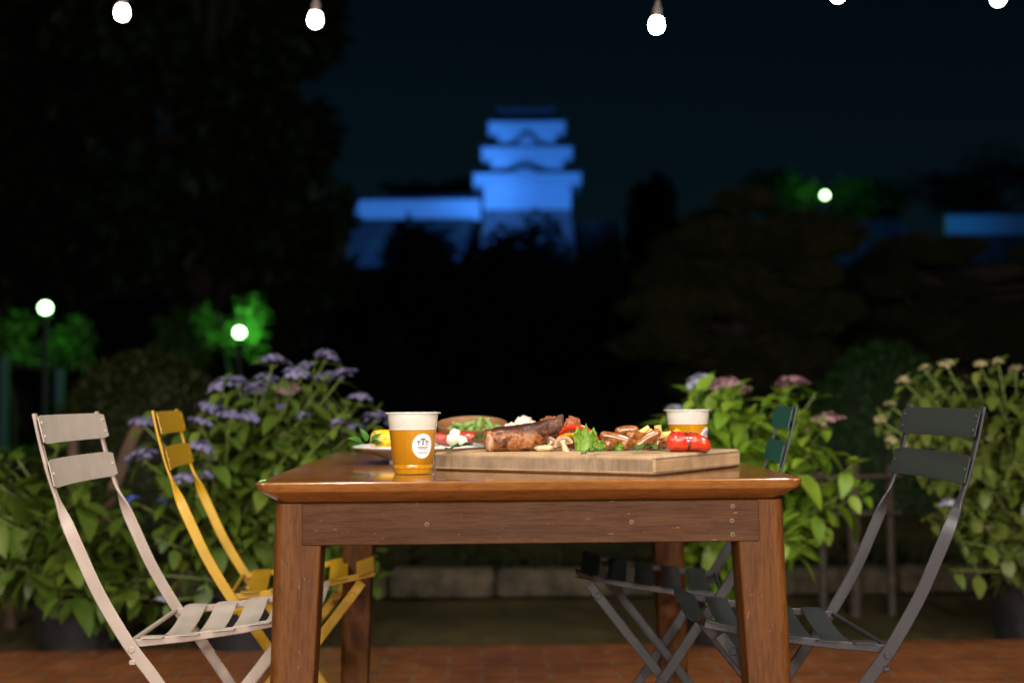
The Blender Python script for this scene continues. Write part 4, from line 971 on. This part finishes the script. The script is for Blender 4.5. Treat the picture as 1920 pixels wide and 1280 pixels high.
def tree(name, label, cat, x, y, crowns, n, ls, mat, seed, trunk_r=.2, group=None, bark=None, shell=.55, spread=.34, zb=None):
    rg = random.Random(seed); z0 = ((hill(x, y) if y > 6.5 else 0) if zb is None else zb) - .05
    t = thing(name, label, cat, (x, y, z0), 0, group); mb = MB(); limbs = MB(); tot = sum(r[0] * r[2] for _, r in crowns)
    topc = max(crowns, key=lambda c: c[0][2])
    limbs.tube(spline([(0, 0, 0), (.1 * trunk_r, 0, topc[0][2] * .35), (topc[0][0] * .7, topc[0][1], topc[0][2] + topc[1][2] * .4)], 4), [trunk_r * (1 - .09 * i) for i in range(9)], 8)
    for c, r in crowns:
        cl = crown(mb, rg, c, r, int(n * r[0] * r[2] / tot), ls, max(14, int(40 * r[0] * r[2] / tot)), spread, shell)
        for q, s in cl[:9]: limbs.tube([(0, 0, max(.1, c[2] - r[2] * .9)), ((q.x) * .5, q.y * .5, q.z - r[2] * .3), q], [trunk_r * .4, trunk_r * .25, trunk_r * .08], 5)
    mb.build('crown', mat, t, smooth=False); limbs.build('trunk', bark or BARK, t); return t
def fill_crown(*a): return a
def px_crown(y, x0, base, x1, y0, y1, dy=.8, zg=None):
    """crown ellipsoid spanning a photo rectangle at distance y, relative to a trunk at (base, y)"""
    a, b = at_d((x0 + x1) / 2, (y0 + y1) / 2, y), F / y
    zb = ((hill(base, y) if y > 6.5 else 0) if zg is None else zg) - .05
    rx, rz = (x1 - x0) / 2 / b, (y1 - y0) / 2 / b
    return ((a.x - base, 0, a.z - zb), (rx, rx * dy, rz))
def PX(px, y): return at_d(px, 700, y).x
x = PX(380, 24)
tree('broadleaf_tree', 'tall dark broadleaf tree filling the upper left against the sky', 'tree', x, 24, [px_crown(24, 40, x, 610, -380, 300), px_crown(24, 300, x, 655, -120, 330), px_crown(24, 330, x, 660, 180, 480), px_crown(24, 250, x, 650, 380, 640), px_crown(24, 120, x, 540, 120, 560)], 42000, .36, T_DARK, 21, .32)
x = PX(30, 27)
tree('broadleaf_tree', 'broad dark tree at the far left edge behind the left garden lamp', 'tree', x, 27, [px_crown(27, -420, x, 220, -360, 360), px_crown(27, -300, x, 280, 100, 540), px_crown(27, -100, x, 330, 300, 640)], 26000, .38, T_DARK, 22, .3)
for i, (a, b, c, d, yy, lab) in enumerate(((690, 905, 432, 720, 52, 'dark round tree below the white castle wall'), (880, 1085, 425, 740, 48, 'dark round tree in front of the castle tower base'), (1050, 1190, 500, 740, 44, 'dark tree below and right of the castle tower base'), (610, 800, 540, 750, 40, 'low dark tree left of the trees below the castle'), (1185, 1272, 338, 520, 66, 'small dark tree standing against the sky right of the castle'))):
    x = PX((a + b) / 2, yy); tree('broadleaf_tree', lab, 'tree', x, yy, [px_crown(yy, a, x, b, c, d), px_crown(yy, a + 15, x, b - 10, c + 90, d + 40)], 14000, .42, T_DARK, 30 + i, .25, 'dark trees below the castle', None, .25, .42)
RZ = at_d(1620, 414, CY0 - 8).z
for i, (a, b, c, d, yy, lab, zt) in enumerate(((1400, 1545, 318, 420, 150, 'far tree left of the green lamp on the castle rampart', RZ), (1556, 1700, 326, 408, 152, 'far tree lit green just right of the lamp on the castle rampart', RZ), (1700, 1960, 288, 402, 156, 'far dark tree at the right edge above the blue castle wall', RZ), (720, 905, 332, 400, 168, 'far tree rising behind the white castle wall', 18))):
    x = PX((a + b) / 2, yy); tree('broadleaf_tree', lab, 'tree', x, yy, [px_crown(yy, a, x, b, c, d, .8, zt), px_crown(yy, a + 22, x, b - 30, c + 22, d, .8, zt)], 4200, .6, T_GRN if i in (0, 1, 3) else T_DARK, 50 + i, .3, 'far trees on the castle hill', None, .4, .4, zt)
def pine(label, x, y, pads, seed, trunk):
    rg = random.Random(seed); z0 = hill(x, y) - .05; t = thing('pine_tree', label, 'pine tree', (x, y, z0), 0, 'garden pines'); mb = MB(); lb = MB(); b = F / y
    T = [at_d(px, py, y) - Vector((x, y, z0)) for px, py in trunk]; T[0].z = 0; P = spline(T, 5); lb.tube(P, [lerp(.13, .03, i / len(P)) for i in range(len(P))], 8)
    for (px, py, w, h) in pads:
        dy = rg.uniform(-.9, .9); c = at_d(px, py, y) - Vector((x, y, z0)) + Vector((0, dy, 0)); rx, rz = w / 2 / b, h / 2 / b
        near = min(P, key=lambda q: (q - c).length + abs(q.z - c.z + .2)); lb.tube([near, near.lerp(c, .6) + Vector((0, 0, -.05)), c], [.045, .03, .012], 5)
        for k in range(int(14 + w * h * .05)):
            d = Vector((rg.gauss(0, 1), rg.gauss(0, 1), rg.gauss(0, 1))).normalized() * rg.random() ** .45; q = c + Vector((d.x * rx, d.y * rx * .8, d.z * rz))
            for m_ in range(7):
                dr = Vector((rg.gauss(0, 1), rg.gauss(0, 1), rg.uniform(.1, 1.4))).normalized(); L = rg.uniform(.09, .15); sd = dr.orthogonal().normalized() * .008
                bb = len(mb.v); mb.v += [tuple(q + sd), tuple(q - sd), tuple(q + dr * L)]; mb.f.append((bb, bb + 1, bb + 2))
    mb.build('needles', T_PIN, t, smooth=False); lb.build('trunk', BARKP, t); return t
def pads_in(seed, n, shape, wr, hr):
    r = random.Random(seed); out = []
    while len(out) < n:
        x, y = r.uniform(1140, 2080), r.uniform(385, 735)
        if shape(x, y): out.append((x, y, r.uniform(*wr), r.uniform(*hr)))
    return out
sh1 = lambda x, y: abs(x - 1385 + (y - 560) * .10) < (60 + 165 * ((y - 385) / 170) ** .6 if y < 560 else 228 - (y - 560) * .10) - 40 and noise.noise(Vector((x * .012, y * .022, 3))) > -.22
pine('broad shaggy garden pine in the middle of the right side', PX(1362, 13.5), 13.5, pads_in(5, 58, sh1, (80, 150), (36, 74)), 61, [(1362, 760), (1360, 690), (1385, 600), (1370, 500), (1410, 410)])
sh2 = lambda x, y: x > 1640 and y > 442 + max(0, 1730 - x) * .35 and not (1815 < x < 1915 and 468 < y < 572) and y < 690 and noise.noise(Vector((x * .012, y * .022, 9))) > -.18
pine('leaning garden pine at the right edge with blue wall showing through', PX(1850, 15), 15, pads_in(6, 46, sh2, (80, 140), (34, 60)), 62, [(1850, 760), (1800, 680), (1760, 590), (1800, 500), (1850, 450)])
def mound(name, label, cat, x0, x1, y0, d, n, ls, mat, seed):
    rg = random.Random(seed); a, b = at_d(x0, y0, d), at_d(x1, y0, d); cx = (a.x + b.x) / 2; rx = (b.x - a.x) / 2; zb = hill(cx, d) - .05 if d > 6.5 else -.03; h = a.z - zb
    t = thing(name, label, cat, (cx, d, zb)); mb = MB()
    for k in range(n):
        th = rg.uniform(0, 6.283); ph = math.acos(rg.random() ** .8); k_ = rg.uniform(.9, 1.03) + .06 * noise.noise(Vector((th * 3, ph * 5, seed)))
        p_ = Vector((rx * math.sin(ph) * math.cos(th) * k_, rx * .8 * math.sin(ph) * math.sin(th) * k_, h * math.cos(ph) * k_)); nr = Vector((p_.x / rx, p_.y / rx, p_.z / h)).normalized()
        dr = (nr + Vector((rg.gauss(0, .6), rg.gauss(0, .6), rg.gauss(0, .6)))); mb.leaf(p_, dr, nr, ls * rg.uniform(.6, 1.3), ls * .5, .2, .2, 2)
    mb.build('foliage', mat, t, smooth=False)
    MB().blob((0, 0, 0), (rx * .90, rx * .72, h * .90), 28, 16, .12, 3, seed).build('inner_growth', plain('hedge_inside', (.012, .016, .006), .9), t); return t
mound('clipped_hedge', 'rounded clipped olive hedge behind the violet hydrangea', 'hedge', 60, 480, 672, 9.0, 9000, .05, T_OLV, 71)
mound('clipped_hedge', 'rounded clipped green hedge behind the bright green hydrangea', 'hedge', 1480, 1830, 656, 10.5, 9000, .05, leafy('green_hedge_leaf', [(.014, .050, .011), (.026, .075, .016)], .6, .2), 72)

# ------------------------------------------------------------------ garden lamps and the shrubs they light
LGLOBE = glow('lit_globe', (.50, 1, .42), 14.0); POLE = plain('lamp_pole_paint', (.012, .014, .014), .5, .3)
def garden_lamp(px, py, d, r_px, label, power, light_off=(0, 0, 0), zg=None):
    c = at_d(px, py, d); zb = (hill(c.x, d) if zg is None else zg) - .05; r = r_px * d / F; hgt = c.z - zb
    t = thing('garden_lamp', label, 'street lamp', (c.x, d, zb), 0, 'lit garden lamps')
    MB().lathe([(.11, 0), (.11, .12), (.06, .18), (.045, .5), (.035, hgt - r * 1.3), (.07, hgt - r * 1.25), (.09, hgt - r * .98)], 14, cap0=True, cap1=True).build('pole', POLE, t)
    MB().blob((0, 0, hgt), (r, r, r * .95), 24, 16).build('globe', LGLOBE, t)
    MB().lathe([(r * .5, hgt + r * .9), (r * .46, hgt + r * 1.02), (.01, hgt + r * 1.12)], 16, cap0=True, cap1=True).build('cap', POLE, t)
    lamp('garden_light', (light_off[0], light_off[1], hgt + light_off[2]), power, (.22, 1, .26), r * 1.05, t)
    return t
garden_lamp(85, 577, 17.5, 11, 'lit garden lamp at the far left above the cream chair', 15, (-.2, .7, -.3))
garden_lamp(449, 623, 19.0, 10, 'lit garden lamp in front of the bright green lit shrub', 60, (.05, .55, .15))
garden_lamp(1547, 366, 147, 6.0, 'lit lamp on the far castle rampart above the garden pines', 420, (0, -.4, .2), RZ)
x = PX(440, 20.2); tree('garden_shrub', 'shrub lit vivid green right behind the middle-left garden lamp', 'shrub', x, 20.2, [px_crown(20.2, 432, x, 502, 566, 660), px_crown(20.2, 452, x, 496, 630, 672), px_crown(20.6, 376, x, 436, 578, 636), px_crown(20.2, 410, x, 470, 600, 650)], 1700, .17, T_GRN, 81, .05)
x = PX(25, 19.0); tree('garden_shrub', 'layered shrub lit dim green under the far left garden lamp', 'shrub', x, 19.0, [px_crown(19, -110, x, 64, 590, 640), px_crown(19, -90, x, 78, 638, 682), px_crown(19, 100, x, 170, 600, 690)], 2400, .18, T_GRN, 82, .05)
x = PX(318, 21.5); tree('garden_shrub', 'shrub faintly lit green left of the vivid lit shrub', 'shrub', x, 21.5, [px_crown(21.5, 285, x, 395, 585, 690)], 1100, .2, T_GRN, 83, .05)
POST_LIT = plain('teal_lit_post', (.03, .12, .12), .6)  # green lamp light on the posts is put into this teal base colour
for px, y0, lab in ((8, 668, 'teal-lit post at the far left edge under the lit shrub'), (112, 690, 'teal-lit post right of the far left garden lamp')):
    a = at_d(px, y0, 16.5); zb = hill(a.x, 16.5) - .05; tag(MB().box((a.x, 16.5, (zb + a.z) / 2), (.09, .09, a.z - zb), bev=.01).build('garden_post', POST_LIT), lab, 'post')
# two faint blue lights under the trees
FAINT = glow('faint_blue_lamp', (.02, .13, .28), .20)
dl = thing('distant_lamp', 'faint blue pair of lamps low under the trees left of the castle', 'street lamp', (PX(619, 38), 38, hill(PX(619, 38), 38) - .05))
a, b = at_d(619, 514, 38), at_d(618, 541, 38); z0 = dl.location.z
MB().lathe([(.07, 0), (.04, .3), (.035, a.z - z0 + .2)], 10, cap0=True, cap1=True).build('pole', POLE, dl)
for q, r in ((a, .19), (b, .13)): MB().blob((q.x - dl.location.x, -.12, q.z - z0), (r, r, r), 16, 10).build('globe', FAINT, dl)

# ------------------------------------------------------------------ the castle
PLAS = plain('white_plaster', (.78, .78, .78), .85, var=.05, scale=.6); TILE = plain('grey_roof_tile', (.09, .095, .105), .6, var=.3, scale=1.4)
CST = None
m, nt, out = new_mat('castle_stone'); p = principled(nt, out, Roughness=.9)
vo = nt.nodes.new('ShaderNodeTexVoronoi'); vo.inputs['Scale'].default_value = 1.1; nt.links.new(coords(nt), vo.inputs['Vector'])
nt.links.new(mixc(nt, .2, ramp(nt, vo.outputs['Distance'], [(.1, (.12, .115, .11)), (.6, (.07, .068, .065))]), vo.outputs['Color'], 'SOFT_LIGHT'), p.inputs['Base Color']); bump(nt, p, vo.outputs['Distance'], .8, .2)
CST = m
CSTB = plain('tower_base_stone', (.25, .20, .19), .9, var=.35, scale=1.2)
CY = 147.0; SC = F / CY
def cz(yc): return at_d(992, 150 + yc / 3, CY).z
def frustum(mb, c, w0, d0, z0, w1, d1, z1, n=1, curve=0.0, lift=0.0):
    """four-sided body; lift raises the corners of the lower rim, curve hollows the slope"""
    rings = []
    for i in range(n + 1):
        t = i / n; tt = t + curve * (t - t * t) * -1
        w, d, z = lerp(w0, w1, t) / 2, lerp(d0, d1, t) / 2, lerp(z0, z1, tt); ring = []
        for sx, sy, ax in ((-1, -1, 0), (1, -1, 1), (1, 1, 0), (-1, 1, 1)):
            for k in range(8):
                s = k / 8 * 2 - 1
                q = {(-1, -1): (s * w, -d), (1, -1): (w, s * d), (1, 1): (-s * w, d), (-1, 1): (-w, -s * d)}[(sx, sy)]
                ring.append(Vector((c[0] + q[0], c[1] + q[1], z + lift * (1 - t) * abs(s) ** 4)))
        rings.append(ring)
    return mb.quadstrip(rings, True, True, True)
ccx = PX(991.7, CY)
ct = thing('castle_tower', 'three storey white castle tower lit blue on its stone base', 'castle', (ccx, CY + 4.5, cz(725)), 0); ZB = cz(725)
k3 = 1 / (3 * SC)
tiers = [(495, 725, 540, 620, 528), (410, 527, 388, 527, 374), (335, 367, 236, 450, 224)]      # wall width, wall bottom, wall top, eave width, eave line (crop pixels)
dep = .86
for i, (ww, yb, yt, ew, ye) in enumerate(tiers):
    w, e = ww * k3, ew * k3; z0, z1, ze = cz(yb) - ZB, cz(yt) - ZB, cz(ye) - ZB
    frustum(MB(), (0, 0), w, w * dep, z0, w * .995, w * dep * .995, z1 + .3).build('wall', PLAS, ct, smooth=False)
    # plastered eave: fascia with soffit sloping down to the wall
    mb = MB(); frustum(mb, (0, 0), w + .1, w * dep + .1, z1 - 1.15 + .2, e - .25, e - 1.4 + .1 if False else w * dep + (e - w) - .25, ze - .42, 2, 0, 0)
    mb2 = MB(); frustum(mb2, (0, 0), e - .25, w * dep + (e - w) - .25, ze - .42, e - .15, w * dep + (e - w) - .15, ze - .02, 1, 0, 0)
    mb.build('soffit', PLAS, ct, smooth=False); mb2.build('eave', PLAS, ct, smooth=False)
    nw = tiers[i + 1][0] * k3 if i < 2 else e * .60; zt = (cz(tiers[i + 1][1]) - ZB + .55) if i < 2 else cz(200) - ZB + .25
    frustum(MB(), (0, 0), e + .1, w * dep + (e - w) + .1, ze, nw + .1, (nw * dep + .1) if i < 2 else w * dep * .62, zt, 4, .55, .28).build('roof', TILE, ct, smooth=False)
    for s in (-1, 1):                                        # hanging ends of the side eaves
        MB().box((s * (e / 2 - .42), 0, ze - .85), (.75, w * dep + (e - w) - .9, .75), bev=.2).build('eave_end', PLAS, ct, smooth=False)
# gabled top roof and ridge
zr0, zr1 = cz(200) - ZB, cz(136) - ZB; rw = 318 * k3
mb = MB(); d0 = 1.25
mb.quadstrip([[Vector((x_, -d0 - 1.1, zr0)), Vector((x_, -1.1, zr1)), Vector((x_, d0, zr0))] for x_ in (-rw / 2, rw / 2)], True, True, True); mb.build('roof', plain('lit_ridge_tile', (.20, .20, .22), .7, var=.2, scale=1.2), ct, smooth=False)  # paler copy of the roof tile, floodlight put into its colour
MB().box((0, -1.1, zr1 + .05), (rw + .2, .5, .42), bev=.08).build('ridge', TILE, ct, smooth=False)
for s in (-1, 1): MB().tube(spline([(s * (rw / 2), -1.1, zr1 + .1), (s * (rw / 2 + .12), -1.1, zr1 + .4), (s * (rw / 2 - .1), -1.1, zr1 + .6)], 3), [.22, .21, .2, .18, .15, .12, .05], 8).build('ridge_finial', TILE, ct)
# triangular gable on the second roof, curved gable on the first
yf = -(410 * k3 * dep + (527 - 410) * k3) / 2
def gable(x0, x1, ybase, yapex, yfront, curved, wallname):
    n = 24; pts = []
    for i in range(n + 1):
        s = i / n * 2 - 1; h = (math.cos(s * math.pi) + 1) / 2 if curved else (1 - abs(s)) ** 1.15
        pts.append((lerp(x0, x1, i / n), lerp(cz(ybase), cz(yapex), h) - ZB))
    mb = MB(); mb.quadstrip([[Vector((x, yfront + d, z)) for x, z in pts] + [Vector((pts[-1][0], yfront + d, pts[0][1] - .1)), Vector((pts[0][0], yfront + d, pts[0][1] - .1))] for d in (0, 2.6)], True, True, True)
    mb.build(wallname, PLAS, ct, smooth=False)
    mb = MB(); mb.quadstrip([[Vector((x, yfront - .25, z + .02)), Vector((x, yfront - .25, z + .40)), Vector((x, yfront + 2.8, z + .40)), Vector((x, yfront + 2.8, z + .02))] for x, z in pts], True, True, True)
    mb.build('gable_roof', TILE, ct, smooth=False)
G = lambda xc: (xc - 1175) * k3
gable(G(1085), G(1265), 372, 292, yf + .9, False, 'gable')
yf1 = -(495 * k3 * dep + (620 - 495) * k3) / 2
gable(G(1020), G(1300), 540, 500, yf1 + .35, True, 'gable')
MB().box((0, -495 * k3 * dep / 2 - .02, cz(600) - ZB + .4), (4.6, .3, 2.2), bev=.02)
sbm = MB(); frustum(sbm, (0, 0), 475 * k3, 475 * k3 * dep, -.002, 470 * k3, 470 * k3 * dep, -.0005)
mb = MB(); frustum(mb, (0, 0), 640 * k3, 640 * k3, cz(1090) - ZB - 3.5, 485 * k3, 495 * k3 * dep + .3, -.004, 6, .35).build('stone_base', CSTB, ct, smooth=False)
# plaster wall on its rampart to the left of the tower
lw = thing('castle_wall', 'long white plaster castle wall lit blue left of the tower', 'wall', (PX(783, CY), CY + 2, 0))
x0, x1 = PX(664, CY) - lw.location.x, PX(902, CY) - lw.location.x; za, zb_ = at_d(783, 409, CY).z, at_d(783, 371, CY).z
MB().box(((x0 + x1) / 2, 0, (za + zb_) / 2), (x1 - x0, .9, zb_ - za)).build('wall', PLAS, lw, smooth=False)
mb = MB(); mb.quadstrip([[Vector((x_, -.95, zb_)), Vector((x_, 0, zb_ + .62)), Vector((x_, .95, zb_))] for x_ in (x0 - .2, x1 + .2)], True, True, True); mb.build('roof', TILE, lw, smooth=False)
def rampart(label, xl, xr, ztop_px, slope_l, slope_r, y, zlow):
    t = thing('stone_rampart', label, 'stone wall', (PX((xl + xr) / 2, y), y, 0), 0, 'stone ramparts of the castle'); a, b = PX(xl, y) - t.location.x, PX(xr, y) - t.location.x; zt = at_d((xl + xr) / 2, ztop_px, y).z
    mb = MB(); rings = []
    for i in range(5):
        f = i / 4; q = (1 - f) ** 1.6; rings.append([Vector((a - slope_l * q, -3.0 * q, lerp(zlow, zt, f))), Vector((b + slope_r * q, -3.0 * q, lerp(zlow, zt, f))), Vector((b + slope_r * q, 24, lerp(zlow, zt, f))), Vector((a - slope_l * q, 24, lerp(zlow, zt, f)))])
    mb.quadstrip(rings, True, True, True).build('stone_face', CST, t, smooth=False); return t
rampart('dark blue stone rampart under the long white castle wall', 650, 890, 411, 3.2, -7.5, CY + 1, 7)
rampart('dim stone rampart just right of the castle tower base', 1088, 1160, 414, 1, 5, CY + 12, 7)
rampart('blue lit stone rampart below the green lamp on the hill', 1538, 1700, 414, 1, 1, CY - 8, 6)
rampart('long blue lit stone rampart showing through the right-hand pine', 1700, 2150, 442, 1, 1, CY - 10, 6)
rw_ = thing('castle_wall', 'pale castle wall lit blue at the right edge above the pine', 'wall', (PX(1880, CY - 8), CY - 8, 0))
x0, x1 = PX(1780, CY - 8) - rw_.location.x, PX(2150, CY - 8) - rw_.location.x; za, zb_ = at_d(1900, 440, CY - 8).z, at_d(1900, 404, CY - 8).z
MB().box(((x0 + x1) / 2, 0, (za + zb_) / 2), (x1 - x0, .9, zb_ - za)).build('wall', PLAS, rw_, smooth=False)
mb = MB(); mb.quadstrip([[Vector((x_, -.95, zb_)), Vector((x_, 0, zb_ + .6)), Vector((x_, .95, zb_))] for x_ in (x0 - .2, x1 + .2)], True, True, True); mb.build('roof', TILE, rw_, smooth=False)
# blue floodlights at the foot of the ramparts
FLOOD = plain('floodlight_body', (.04, .04, .045), .5, .4)
def flood(px, y, target, power, color, cone=40, label=''):
    x = PX(px, y); z = hill(x, y) + .3
    t = thing('floodlight', label, 'floodlight', (x, y, z)); d = (Vector(target) - Vector((x, y, z))).normalized()
    q = d.to_track_quat('-Z', 'Y'); MB().box((0, 0, 0), (.6, .5, .25), q.to_matrix(), .03).build('housing', FLOOD, t); MB().tube([(0, 0, -.35), (0, 0, -.05)], .06, 8).build('bracket', FLOOD, t)
    l = bpy.data.lights.new('flood_beam', 'SPOT'); l.energy = power; l.color = color; l.spot_size = R(cone); l.spot_blend = .6; l.shadow_soft_size = .15
    o = bpy.data.objects.new('flood_beam', l); col.objects.link(o); o.parent = t; o.location = d * .4; o.rotation_euler = q.to_euler()
BL = (.042, .245, 1.0)
FP = 21000
flood(955, 112, (ccx - 1, CY, 25), FP * 1.0, BL, 34, 'floodlight aimed at the castle tower from its left')
flood(1035, 112, (ccx + 1, CY, 25), FP * 1.0, BL, 34, 'floodlight aimed at the castle tower from its right')
flood(760, 118, (PX(783, CY), CY, 20.5), FP * 1.25, (.05, .26, 1), 46, 'floodlight aimed at the long white castle wall')
flood(1640, 112, (PX(1640, CY), CY, 18), FP * .26, (.012, .30, 1), 50, 'floodlight aimed at the rampart below the hill lamp')
flood(1880, 112, (PX(1900, CY), CY, 19), FP * .10, (.010, .26, 1), 50, 'floodlight aimed at the pale wall at the right edge')
